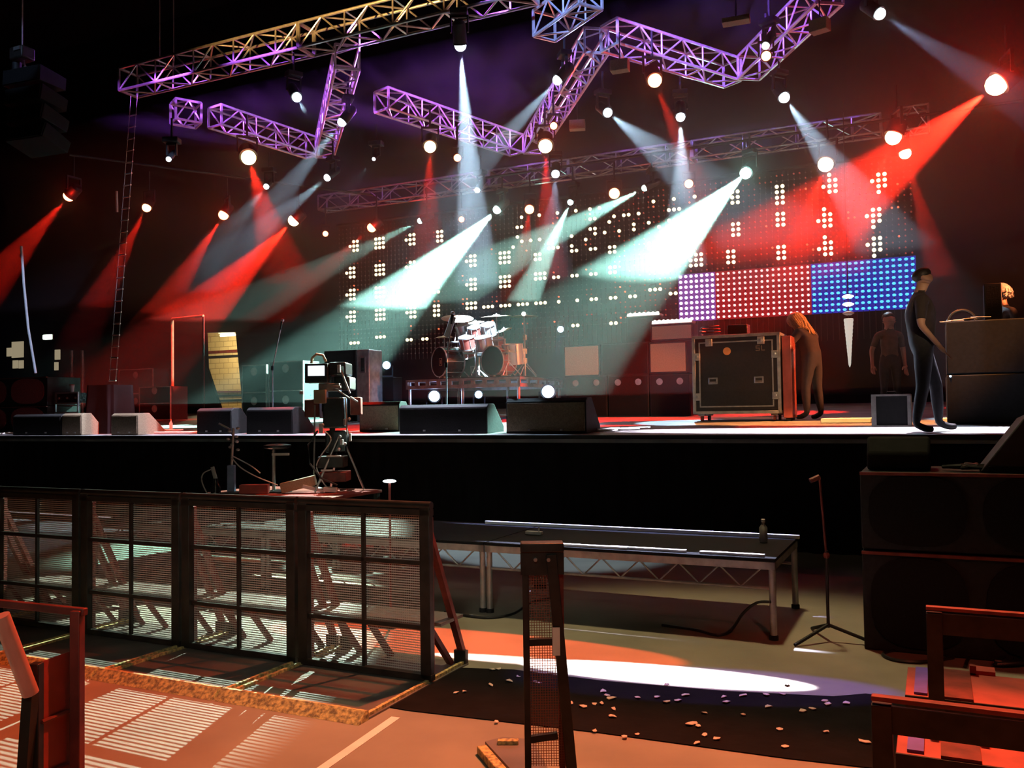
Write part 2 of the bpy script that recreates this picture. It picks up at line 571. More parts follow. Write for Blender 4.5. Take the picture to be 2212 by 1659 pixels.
for i, (ya, yb, c_) in enumerate(((757, 763, 'steel_red'), (768, 773, 'black'), (845, 849, 'steel_red'), (853, 857, 'black'), (863, 868, 'black'))):
    za, zb = Z(480, yb, vc), Z(480, ya, vc)
    t = tag(MB().box2((c0 - 1, -0.05, za), (c1 + 1.5, -0.005, zb)).build('conduit', M[c_], smooth=False, loc=W(0, vc, 0), rz=TH),
            ['red pipe running high along the pale block wall', 'dark pipe just under the high red pipe on the block wall',
             'red pipe running low along the pale block wall', 'dark pipe just below the low red pipe on the block wall',
             'lowest dark pipe on the pale block wall'][i], 'pipe', 'pipes on the corridor wall')
p = at_v(492, 724, 14.3)
t = thing('tube_lamp', 'white tube lamp glowing at the top of the corridor opening', 'lamp', p, TH)
MB().tube((-0.35, 0, 0.0), (0.35, 0, 0), 0.05, 10).build('tube', M['lamp_warm'], t)
MB().box((0, 0, 0.09), (0.8, 0.14, 0.05)).build('housing', M['white'], t)
l_ = bpy.data.lights.new('corridor_glow', 'POINT')
l_.energy, l_.color, l_.shadow_soft_size = 170, (1.0, 0.78, 0.42), 0.2
lo = bpy.data.objects.new('corridor_glow', l_)
COL.objects.link(lo)
lo.location = p + Vector((0.2, 0, -0.4)) - UV * 0.8
struct(stage_mesh([(c0 - 1, VB + .12, c1 + 1.5, vc, 1.2, 1.75)]).build('floor_corridor', M['blocks'], smooth=False))

# distant glazed doors and green lamp at far left
for i, (x0, x1, y0, y1, lab) in enumerate(((14, 24, 751, 770, 'small pale pane at the far left of the distant doorway'), (25, 49, 737, 773, 'largest pale pane of the distant doorway'),
                                          (27, 37, 778, 796, 'lower pale pane below the largest one'), (40, 49, 778, 796, 'lower pale pane beside another under the largest one'),
                                          (118, 128, 755, 777, 'narrow pale pane right of the slanting tube'), (117, 124, 782, 800, 'narrow low pane right of the slanting tube'))):
    a, c = at_v(x0, y1, 11.7), at_v(x1, y0, 11.7)
    sa, sb = sv(a)[0], sv(c)[0]
    f = MB().box2((0, 0, 0), (sb - sa, 0.05, c.z - a.z)).build('window_%d' % (i + 1), M['window_glow'], smooth=False, loc=W(sa, 11.7, a.z), rz=TH)
    struct(f)
p = at_v(102, 728, 11.5)
t = thing('bulkhead_lamp', 'greenish white lamp glowing on the dark wall at the far left', 'lamp', p, TH)
MB().box((0, 0, 0), (0.42, 0.1, 0.18)).build('diffuser', M['lamp_cool'], t, 0.03)
MB().box((0, 0.08, 0), (0.46, 0.06, 0.2)).build('back_plate', M['white'], t)
for x, lab in ((155, 'pale upright pipe behind the small rack'), (178, 'dim upright pipe beside the draped case')):
    s_ = S(x, 10)
    tag(MB().tube((0, 0, 0), (0, 0, Z(x, 757, 10) - DZ(10)), 0.06, 10).build('upright_pipe', M['alu_dull'], loc=W(s_, 10, DZ(10))), lab, 'pipe')

# ------------------------------------------------------------------ the stage
mb = MB()
vs = [W(s, v, z + (0.035 * v)) for z in (1.30, 1.40) for v in (0, 13) for s in (-26, 9.5)]
mb.add(vs, [(0, 2, 3, 1), (4, 5, 7, 6), (0, 1, 5, 4), (2, 6, 7, 3), (0, 4, 6, 2), (1, 3, 7, 5)])
tag(mb.build('stage_deck', M['deck'], smooth=False), 'long dark stage deck with brightly lit surface', 'stage', None, 'structure')
mb = MB()
prev = None
N = 900
for i in range(N + 1):
    s = -26 + 35.5 * i / N
    off = 0.03 * math.sin(i * 0.9) + 0.02 * math.sin(i * 0.37)
    mb.v += [W(s, 0.06 + off, 0.0), W(s, 0.06 + off * 0.3, 1.299)]
    if i:
        k = 2 * i
        mb.f.append((k - 2, k, k + 1, k - 1)); mb.m.append(0)
tag(mb.build('stage_skirt', M['drape']), 'black pleated skirt hanging from the stage front to the floor', 'drape', None, 'structure')
# bright edge strip of the deck
tag(MB().box2((-26, -0.03, 0), (9.5, 0.0, 0.05)).build('trim_1', M['black'], smooth=False, loc=W(0, 0, 1.352), rz=TH), None, None, None, 'structure')

# ------------------------------------------------------------------ trusses
TR = 0.029


def truss(p, q, label, group, size=0.48, bay=0.55, material='alu', flip=0):
    p, q = Vector(p), Vector(q)
    L = (q - p).length
    d = (q - p).normalized()
    ang = math.atan2(d.y, d.x)
    t = thing('box_truss', label, 'truss', p, ang, group)
    dz = (q.z - p.z)
    h = size / 2
    Mz = Matrix.Rotation(-math.atan2(dz, math.hypot(d.x, d.y) * L), 4, 'Y')
    cs = [(-h, -h), (h, -h), (h, h), (-h, h)]
    for (y, z) in cs:
        MB().tube((0, y, z), (L, y, z), TR, 8).xf(Mz).build('chord', M[material], t)
    n = max(2, round(L / bay))
    b = L / n
    for fi in range(4):
        y0, z0 = cs[fi]
        y1, z1 = cs[(fi + 1) % 4]
        mb = MB()
        for i in range(n + 1):
            if i in (0, n) or i % 2 == flip:
                mb.tube((i * b, y0, z0), (i * b, y1, z1), TR * 0.62, 6)
        for i in range(n):
            a, c = ((y0, z0), (y1, z1)) if (i + fi) % 2 == 0 else ((y1, z1), (y0, z0))
            mb.tube((i * b, *a), ((i + 1) * b, *c), TR * 0.62, 6)
        mb.xf(Mz).build('lacing', M[material], t)
    for x in (0.0, L):
        mb = MB()
        for i in range(4):
            mb.bar((x, *cs[i]), (x, *cs[(i + 1) % 4]), 0.03, 0.05)
        mb.xf(Mz).build('end_frame', M[material], t)
    return t


VF = 2.6
def tr_sp(x, y, v):              # centre line point of a truss lying in the plane v
    p = at_v(x, y, v)
    return p


fa, fb = at_v(277, 175, VF), at_v(1150, -28, VF)
fz = 0.5 * (fa.z + fb.z)
sa, sb = sv(fa)[0], sv(fb)[0]
truss(W(sa, VF, fz), W(sa + (sb - sa) * 0.5, VF, fz), 'gold-lit box truss at top left, the half with the free end', 'front truss sections')
truss(W(sa + (sb - sa) * 0.5 + 0.03, VF, fz), W(sb, VF, fz), 'gold-lit box truss at top centre above the white downward beam', 'front truss sections')
VT = 10.3
ba, bb = at_v(697, 447, VT), at_v(1906, 262, VT)
bz = 0.5 * (ba.z + bb.z)
sa, sb = sv(ba)[0], sv(bb)[0]
# four sections in a row over the screen
cuts = [sa, sv(at_v(1065, 380, VT))[0], sv(at_v(1235, 350, VT))[0], sv(at_v(1500, 310, VT))[0], sb]
labs = ['dim bronze box truss over the left end of the LED screen', 'bronze box truss over the drum kit below the violet corner',
        'bronze box truss over the middle of the LED screen', 'long bronze box truss over the right end of the LED screen']
for i in range(4):
    truss(W(cuts[i], VT, bz), W(cuts[i + 1] - 0.03, VT, bz), labs[i], 'rear truss sections', size=0.42, bay=0.6)
p = at_v(1978, 250, VT)
truss(W(sv(p)[0] - 0.35, VT, bz), W(sv(p)[0] + 0.25, VT, bz), 'short stub of truss right of the rear truss end, in the red haze', 'rear truss sections', size=0.5, bay=0.5)

ZZ = 8.65
zz = [(362, 238, 440, 252, 'shadowy short violet truss at the left end of the zigzag'),
      (455, 248, 682, 322, 'violet truss in the leg of the zigzag just above the leftmost amber lamp'),
      (700, 325, 752, 118, 'steep violet truss rising to the gold truss, seen nearly end-on'),
      (815, 213, 1122, 316, 'violet truss leg sloping down to the centre of the zigzag'),
      (1148, 316, 1292, 82, 'steep violet truss between the two long legs of the zigzag'),
      (1305, 72, 1590, 160, 'blue-violet truss leg over the right half of the stage'),
      (1612, 152, 1800, -30, 'blue-violet truss leaving the picture at the top right'),
      (1168, 62, 1285, -22, 'blue-lit truss piece at the very top centre')]
for (x0, y0, x1, y1, lab) in zz:
    a_, b_ = at_z(x0, y0, ZZ), at_z(x1, y1, ZZ)
    d_ = (b_ - a_).normalized() * 0.12
    truss(a_ + d_, b_ - d_, lab, 'zigzag truss sections', size=0.46, bay=0.52, material='truss_v')

# hoist chains that carry the trusses
for i, (x, y, v, zt, lab) in enumerate(((345, 158, VF, 15.9, 'thin hoist chain rising above the left end of the gold truss'),
                                        (1162, 100, VF, 15.9, 'thin hoist chain hanging behind the top centre truss piece'),
                                        (375, 158, VF, 15.9, 'second thin chain above the left end of the gold truss'))):
    p = at_v(x, y, v)
    tag(MB().tube((0, 0, 0), (0, 0, zt - fz), 0.012, 6).build('hoist_chain', M['alu_dull'], loc=(p.x, p.y, fz + 0.2)), lab, 'chain')

# ------------------------------------------------------------------ stage lamps
protos = {}


def moving_head(px, py, z, label, kind, tgt=None, power=0, color=ICE, cone=14, r=0.095, up=0.5, group='stage lamps', lens=None, blend=0.3, floor=False, glow=0):
    Lp = at_z(px, py, z) if not isinstance(px, Vector) else px
    if isinstance(tgt, tuple):
        tgt = at_v(tgt[0], tgt[1], sv(Lp)[1] - tgt[2])
    if tgt is None:
        tgt = CAM + Vector((0, 0, 0))
    d = (Vector(tgt) - Lp).normalized()
    name = 'moving_head_lamp' if kind == 'head' else 'par_lamp'
    t = thing(name, label, 'stage lamp', Lp, 0, group)
    rad = r * 1.25
    Lh = 0.38 if kind == 'head' else 0.30
    MB().lathe([(rad * 0.55, -Lh), (rad * 0.95, -Lh * 0.85), (rad, -Lh * 0.4), (rad, -0.01), (rad * 1.08, 0.0), (rad * 1.08, 0.02), (rad * 0.9, 0.02), (rad * 0.9, -0.01)],
               (0, 0, 0), d, 20).build('lamp_body', M['black'], t)
    MB().ball((0, 0, 0), 1.08, 16, (1, 1, 1)).xf(Matrix.Translation(d * r * 0.45) @ d.to_track_quat('Z', 'Y').to_matrix().to_4x4() @ Matrix.Diagonal((r, r, r * 0.95, 1))).build('lens', M[lens or ('L_white' if color == ICE else 'L_red')], t)
    side = Vector((0, 0, 1)).cross(d)
    if side.length < 0.1:
        side = Vector((1, 0, 0))
    side.normalize()
    c = -d * Lh * 0.45
    sgn = -1 if floor else 1
    top = c + Vector((0, 0, sgn * (rad + 0.16)))
    mb = MB()
    for k in (-1, 1):
        a = c + side * k * (rad + 0.03)
        mb.bar(a, top + side * k * (rad + 0.03), 0.05, 0.03, up=side)
    mb.bar(top - side * (rad + 0.045), top + side * (rad + 0.045), 0.05, 0.04)
    mb.build('yoke', M['black'], t)
    ang = math.atan2(side.y, side.x)
    if kind == 'head':
        MB().box((0, 0, 0), (0.30, 0.22, 0.10)).xf(Matrix.Translation(top + Vector((0, 0, sgn * 0.07))) @ Matrix.Rotation(ang, 4, 'Z')).build('base_box', M['black'], t, 0.015)
    if not floor:
        MB().tube(top, top + Vector((0, 0, up)), 0.022, 8).build('drop_pipe', M['black'], t)
    if power:
        spot('lamp_light', Lp + d * (0.07 + r * 1.5), Lp + d * 3, power, color, cone, blend, 0.03, parent=t)
    if glow:
        g = bpy.data.lights.new('lens_bloom', 'POINT')  # point lamp added to give the bloom around the lens
        g.energy, g.color, g.shadow_soft_size = glow, color, 0.05
        go = bpy.data.objects.new('lens_bloom', g)
        COL.objects.link(go)
        go.parent = t
        go.location = (CAM - Lp).normalized() * (r + 0.12)
    return t


def T(px, py, v):                # aim point: where a column of the view meets depth v
    return at_v(px, py, v)


V0 = 9.2
zw = 7.85
# white heads
MH = moving_head
MH(994, 93, 8.15, 'white lamp with a straight downward beam, under the gold truss', 'head', at_v(1040, 735, 5.4), 60000, ICE, 13, 0.095)
MH(640, 208, 7.9, 'white lamp left of the steep truss, beam angled to the right', 'head', (730, 380, 0.8), 3900, ICE, 15, 0.085)
MH(741, 261, 7.75, 'white lamp at the foot of the steep violet truss, beam to the left', 'head', (560, 480, 1.2), 4500, ICE, 15, 0.085)
MH(709, 382, 7.2, 'small white lamp below the left violet corner', 'head', (600, 470, 1.2), 2700, ICE, 16, 0.075)
MH(576, 402, 7.1, 'tiny white lamp below the leftmost amber lamp', 'head', (520, 470, 1.2), 1050, ICE, 14, 0.06)
MH(1207, 170, 7.9, 'white lamp beside the steep central truss, beam to the lower left', 'head', (1060, 330, 0.8), 5700, ICE, 15, 0.085)
MH(1311, 242, 7.7, 'white lamp under the right violet leg, beam to the lower right', 'head', (1450, 350, 1.2), 5100, ICE, 16, 0.085)
MH(1470, 250, 7.6, 'white lamp with the strong downward beam over the rear truss', 'head', (1475, 480, 1.2), 9750, ICE, 15, 0.085)
MH(1692, 208, 7.7, 'white lamp right of the violet corner, beam to the lower right', 'head', (1800, 360, 0.8), 6300, ICE, 17, 0.095)
MH(1897, 28, 8.0, 'white lamp at the top right, beam reaching into the red haze', 'head', (2120, 165, 0.8), 2200, (0.5, 0.6, 1.0), 12, 0.085, lens='L_white')
MH(1655, 97, 7.95, 'white lamp directly above a red one at the right violet truss', 'head', (1600, 200, 0.8), 0, ICE, 14, 0.06)
MH(1200, 374, 7.1, 'white lamp at the middle of the rear truss, faint downward beam', 'head', (1195, 480, 1.2), 1500, (0.7, 0.7, 1.0), 16, 0.085, lens='L_white')
MH(1032, 409, 7.3, 'small white lamp at the rear truss left of centre', 'head', (960, 520, 1.2), 1650, ICE, 16, 0.065)
MH(365, 343, 6.6, 'ice-blue lit lamp hanging tilted at the left', 'head', (300, 420, 1.2), 225, ICE, 14, 0.045)
MH(808, 343, 7.3, 'dim blue-lit lamp hanging between the two violet legs', 'head', (760, 400, 1.2), 90, ICE, 14, 0.035)
# teal heads in the line over the screen
MH(910, 476, 7.0, 'leftmost of the teal lamps over the LED screen', 'head', (720, 570, 1.2), 9000, TEAL, 14, 0.075, lens='L_teal')
MH(1076, 451, 7.0, 'bright teal lamp with a broad white beam, second from the left', 'head', (960, 560, 1.2), 130000, TEAL, 23, 0.10, lens='L_teal', glow=25)
MH(1233, 435, 7.0, 'teal lamp in the middle of the row, beam steeply down', 'head', (1175, 560, 1.2), 26000, TEAL, 14, 0.07, lens='L_teal')
MH(1395, 405, 7.0, 'teal lamp with a flat beam crossing a red lamp', 'head', (1190, 510, 1.2), 36000, TEAL, 15, 0.07, lens='L_teal')
MH(1613, 372, 7.0, 'rightmost teal lamp with the broadest beam', 'head', (1440, 540, 2.6), 85000, TEAL, 20, 0.12, lens='L_teal', glow=40)
# red and amber pars
PR = 'red stage lamps'
MH(152, 420, 7.0, 'leftmost red lamp with a beam running off to the left', 'par', (20, 570, 0.05), 10800, RED, 17, 0.12, lens='L_red', glow=6, group=PR)
MH(318, 446, 7.0, 'red lamp beside the wire ladder', 'par', (240, 600, 1.2), 4950, RED, 14, 0.10, lens='L_red', glow=4, group=PR)
MH(485, 461, 7.0, 'red lamp third from the left in the low row', 'par', (370, 640, 1.2), 10800, RED, 17, 0.12, lens='L_red', glow=18, group=PR)
MH(638, 473, 7.0, 'red lamp with a broad red beam left of the LED screen', 'par', (430, 680, 1.2), 39000, RED, 24, 0.14, lens='L_amber', glow=10, group=PR)
MH(703, 505, 6.8, 'small red lamp just under the rear truss end', 'par', None, 0, RED, 15, 0.07, lens='L_red', glow=5, group=PR)
MH(806, 489, 7.0, 'red lamp at the upper left corner of the LED screen', 'par', (640, 640, 1.2), 4500, RED, 18, 0.12, lens='L_red', glow=36, group=PR)
MH(536, 337, 7.5, 'big amber lamp under the left violet truss', 'par', (590, 520, 1.2), 6900, RED, 16, 0.15, lens='L_amber', glow=16, group=PR)
MH(929, 314, 7.6, 'red lamp under the middle violet truss', 'par', (925, 470, 1.2), 3900, RED, 14, 0.12, lens='L_amber', glow=14, group=PR)
MH(988, 341, 7.5, 'small orange lamp right of the one under the middle violet truss', 'par', None, 0, RED, 14, 0.075, lens='L_red', glow=3, group=PR)
MH(1178, 312, 7.6, 'amber lamp at the violet centre corner, beam straight down', 'par', (1182, 470, 1.2), 5400, RED, 13, 0.14, lens='L_amber', glow=18, group=PR)
MH(1196, 272, 7.8, 'small orange lamp just above the amber one at the centre corner', 'par', None, 0, RED, 14, 0.07, lens='L_red', glow=8, group=PR)
MH(1144, 450, 7.0, 'red lamp between two teal lamps over the screen', 'par', (1130, 560, 1.2), 1800, RED, 19, 0.11, lens='L_red', glow=8, group=PR)
MH(997, 474, 7.0, 'dim red lamp behind the second teal beam', 'par', None, 0, RED, 17, 0.07, lens='L_red', glow=5, group=PR)
MH(1327, 418, 7.0, 'red lamp crossed by the flat teal beam', 'par', None, 0, RED, 17, 0.12, lens='L_red', glow=14, group=PR)
MH(1413, 170, 7.9, 'red lamp under the right violet leg, narrow beam down', 'par', (1475, 330, 0.8), 4200, RED, 12, 0.12, lens='L_red', glow=12, group=PR)
MH(1488, 397, 7.0, 'red lamp left of the broadest teal lamp', 'par', None, 0, RED, 17, 0.09, lens='L_red', glow=10, group=PR)
MH(1655, 121, 7.85, 'half-hidden red lamp directly under a small white one', 'par', None, 0, RED, 15, 0.075, lens='L_red', glow=5, group=PR)
MH(1785, 350, 7.0, 'large amber lamp over the right part of the screen, red beam down', 'par', (1715, 560, 1.2), 6900, RED, 18, 0.15, lens='L_amber', glow=22, group=PR)
MH(1932, 290, 7.0, 'upper one of the two amber lamps right of the screen', 'par', (1860, 480, 0.3), 7800, RED, 23, 0.14, lens='L_amber', glow=66, group=PR)
MH(1954, 327, 7.0, 'lower one of the two amber lamps right of the screen', 'par', (2010, 520, 0.3), 5400, RED, 15, 0.11, lens='L_amber', glow=12, group=PR)
MH(2160, 177, 7.0, 'largest amber lamp, at the right edge with a wide red beam', 'par', (1900, 380, 0.5), 45000, RED, 27, 0.16, lens='L_amber', glow=110, group=PR)
# blue floor lamps
BL = 'blue floor lamps'
MH(at_v(938, 856, 5.0), 0, 0, 'round blue-white lamp under the left part of the drum riser', 'par', CAM, 0, (0.3, 0.5, 1.0), 14, 0.105, lens='L_blue', glow=25, floor=True, group=BL)
MH(at_v(1034, 852, 5.4), 0, 0, 'small tilted blue lamp under the middle of the drum riser', 'par', T(1000, 900, 2.0), 0, (0.3, 0.5, 1.0), 14, 0.07, lens='L_blue', glow=5, floor=True, group=BL)
MH(at_v(1184, 846, 3.2), 0, 0, 'brightest blue-white lamp, above the tan wedge speaker', 'par', CAM, 0, (0.3, 0.5, 1.0), 14, 0.10, lens='L_blue', glow=30, floor=True, group=BL)
MH(at_v(835, 789, 7.0), 0, 0, 'small blue lamp left of the drum riser', 'par', T(800, 780, 2.0), 0, (0.25, 0.4, 1.0), 14, 0.085, lens='L_blue', glow=7, floor=True, group=BL)
MH(at_v(1211, 710, 7.0), 0, 0, 'small blue lamp high right of the drum kit, beam downward', 'par', T(1195, 840, 5.0), 900, (0.25, 0.4, 1.0), 13, 0.065, lens='L_blue', floor=True, group=BL)
# pipes that carry the two low rows
a, b = at_z(150, 380, 7.35), at_z(806, 460, 7.35)
tag(MB().tube((0, 0, 0), b - a, 0.03, 10).build('lighting_pipe', M['black'], loc=a + Vector((0, 0, 0.5))), 'dark pipe carrying the row of red lamps at the left', 'pipe')
a, b = W(-5.4, 9.4, 7.85), W(9.2, 9.4, 7.85)
tag(MB().tube((0, 0, 0), b - a, 0.03, 10).build('lighting_pipe', M['black'], loc=a), 'dark pipe over the LED screen carrying the teal lamps', 'pipe')

# ------------------------------------------------------------------ LED screen
VS = 10.0
PT = 0.128
L0, L1 = S(735, VS), S(1982, VS)
Zt = Z(1890, 358, VS)
Zb = Z(1800, 670, VS)
ncol = int((L1 - L0) / PT)
nrow = int(round((Zt - Zb) / PT))
off = {}


def cell(px, py):
    p = at_v(px, py, VS)
    s = sv(p)[0]
    return int(round((s - L0) / PT)), int(round((p.z - Zb) / PT))


def put(px, py, m_='warm'):
    off[cell(px, py)] = m_


def cluster(px, py, cols=3, rows=3, miss=0):
    i, j = cell(px, py)
    c0 = -(cols // 2)
    for a in range(cols):
        for b_ in range(rows):
            if miss and (a, b_) in ((0, 0), (0, rows - 1)):
                continue
            off[(i + c0 + a, j - rows // 2 + b_)] = 'warm'


rnd = random.Random(3)
for i in range(0, ncol + 1):
    for j in range(nrow + 1):
        g_ = rnd.random()
        if (i % 7) in (4, 5) and (j % 5) in (1, 2) and g_ < 0.55:
            off[(i, j)] = 'mid' if g_ < 0.22 else 'dim'
        elif i > ncol * 0.55 and g_ < 0.5:
            off[(i, j)] = 'dim'
for y in (534, 589, 637, 688):
    cluster(760, y, 3, 3, 1)
for y in (527, 582, 632, 683):
    cluster(821, y, 3, 3)
for y in (520, 576, 628, 679):
    cluster(883, y, 3, 3, 1)
for y in (510, 569, 620, 672):
    cluster(950, y, 2, 3)
for y in (560, 614):
    cluster(1020, y, 3, 3, 1)
for y in (554, 605):
    cluster(1092, y, 3, 3)
for (x, y, c, r_) in ((1167, 544, 2, 2), (1170, 592, 3, 2), (1204, 539, 2, 1), (1206, 594, 2, 1), (1244, 537, 2, 1), (1246, 592, 2, 1),
                      (1284, 532, 2, 1), (1286, 591, 2, 1), (1329, 532, 2, 2), (1329, 579, 2, 2), (1329, 642, 2, 1), (1411, 520, 2, 2),
                      (1411, 574, 3, 3), (1411, 631, 3, 1), (1501, 504, 3, 2), (1501, 567, 3, 3), (1455, 629, 3, 1), (1284, 647, 2, 1),
                      (1374, 637, 2, 1), (1245, 651, 1, 1), (1203, 652, 1, 1), (1168, 654, 3, 1), (1128, 658, 3, 1), (1093, 660, 3, 1),
                      (1052, 666, 3, 1), (1020, 658, 3, 2), (765, 737, 3, 1), (823, 731, 3, 1), (887, 729, 2, 1), (919, 729, 2, 1),
                      (1248, 708, 2, 1), (1331, 700, 2, 1), (1371, 696, 2, 1)):
    cluster(x, y, c, r_)
for y in (427, 494, 555):
    cluster(1590, y, 2, 3)
for y in (413, 478, 542):
    cluster(1690, y, 2, 4 if y == 413 else 3)
for y in (401, 470, 535):
    cluster(1786, y, 3, 3, 1)
    off[(cell(1786, y)[0], cell(1786, y)[1] + 2)] = 'warm'
for y in (390, 460, 528):
    cluster(1891, y, 3, 3, 1)
    off[(cell(1891, y)[0], cell(1891, y)[1] - 2)] = 'warm'
for (x, y) in ((80, 212), (180, 200), (205, 198), (295, 180), (415, 180), (440, 175), (55, 280), (85, 278), (60, 345), (85, 375), (150, 340),
               (205, 358), (30, 408), (265, 385), (240, 420), (388, 315), (415, 380), (500, 358), (510, 290), (538, 292), (565, 325), (600, 318),
               (535, 158), (570, 160), (535, 222), (565, 222), (660, 240), (690, 203), (725, 195), (755, 185), (820, 183), (790, 256), (820, 290),
               (695, 305), (920, 98), (890, 240), (955, 268), (1055, 80), (1190, 65), (1020, 153), (1055, 150), (1090, 145), (1025, 225),
               (1055, 222), (1020, 290), (1165, 275), (1200, 280), (1235, 272)):
    put(1100 + x / 2.99, 400 + y / 2.99)
# the coloured band
for i in range(ncol + 1):
    for j in range(nrow + 1):
        s, z = L0 + i * PT, Zb + j * PT
        zx = z
        if s > S(1474, VS) and zx < Z(1800, 562, VS):
            off[(i, j)] = 'violet' if s < S(1545, VS) else ('pink' if s < S(1757, VS) else 'blue')
scr = sthing('led_screen', 'huge curtain of LED dots hanging behind the stage with a blue, red and violet band', 'screen', L0, VS, Zb)
order = ['net', 'off', 'dim', 'mid', 'warm', 'violet', 'pink', 'blue', 'gv', 'gp', 'gb']
mats = [M['led_net'], M['led_off'], M['led_dim'], M['led_mid'], M['led_warm'], M['led_violet'], M['led_pink'], M['led_blue'],
        M['glow_violet'], M['glow_red'], M['glow_blue']]
PC = 16


def keep(i, j):                  # outline of the hanging modules: the left part hangs lower and starts lower
    x_s = L0 + i * PT
    z = Zb + j * PT
    return True


for p0 in range(0, ncol + 1, PC):
    mb = MB()
    n_ = min(PC, ncol + 1 - p0)
    for i in range(p0, p0 + n_):
        mb.box((i * PT, 0.03, nrow * PT / 2 - 0.3), (0.014, 0.014, (nrow) * PT + 0.75), None, 0)
        for j in range(-4, nrow + 1):
            st = off.get((i, j), 'off')
            if j < 0 and st == 'off':
                if i > ncol * 0.5:
                    continue
            rad = {'off': 0.017, 'dim': 0.019, 'mid': 0.024, 'warm': 0.044, 'violet': 0.040, 'pink': 0.030, 'blue': 0.030}[st]
            mi = order.index(st)
            hz = j * PT
            sxx = 1.35 if st == 'blue' else 1.0
            vs = [(i * PT + math.cos(2 * math.pi * k / 10) * rad * sxx, 0.0, hz + math.sin(2 * math.pi * k / 10) * rad) for k in range(10)]
            vs += [(x, 0.028, z) for x, y, z in vs] + [(i * PT, -0.012, hz)]
            mb.add(vs, [(k, (k + 1) % 10, 20) for k in range(10)] + [(k, 10 + k, 10 + (k + 1) % 10, (k + 1) % 10) for k in range(10)], mi)
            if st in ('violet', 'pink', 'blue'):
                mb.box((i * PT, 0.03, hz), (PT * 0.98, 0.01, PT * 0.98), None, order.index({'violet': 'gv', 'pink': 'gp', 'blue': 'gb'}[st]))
    for j in range(0, nrow + 1, 2):
        mb.box(((p0 + (n_ - 1) / 2) * PT, 0.035, j * PT), (n_ * PT, 0.008, 0.010), None, 0)
    mb.build('led_panel', mats, scr, smooth=False)
MB().tube((-0.1, 0.03, nrow * PT + 0.15), (ncol * PT + 0.1, 0.03, nrow * PT + 0.15), 0.04, 10).build('hanging_bar', M['black'], scr)

# ------------------------------------------------------------------ haze over the stage
def haze(label, dens, z0, z1):
    m = bpy.data.materials.new('haze')
    m.use_nodes = True
    n, l = m.node_tree.nodes, m.node_tree.links
    n.clear()
    out = n.new('ShaderNodeOutputMaterial')
    vs_ = n.new('ShaderNodeVolumeScatter')
    vs_.inputs['Color'].default_value = (1, 1, 1, 1)
    vs_.inputs['Density'].default_value = dens
    vs_.inputs['Anisotropy'].default_value = 0.25
    l.new(vs_.outputs[0], out.inputs['Volume'])
    hz = stage_mesh([(-16, 2.4, 9.3, 11.6, z0, z1)]).build('haze', m, smooth=False)
    tag(hz, label, 'haze', None, 'stuff')


haze('stage haze in which the lamp beams show', 0.027, 4.3, 8.3)
haze('thinner haze low over the stage around the drums and amplifiers', 0.004, 2.0, 4.29)
# ------------------------------------------------------------------ people
BONES = {}


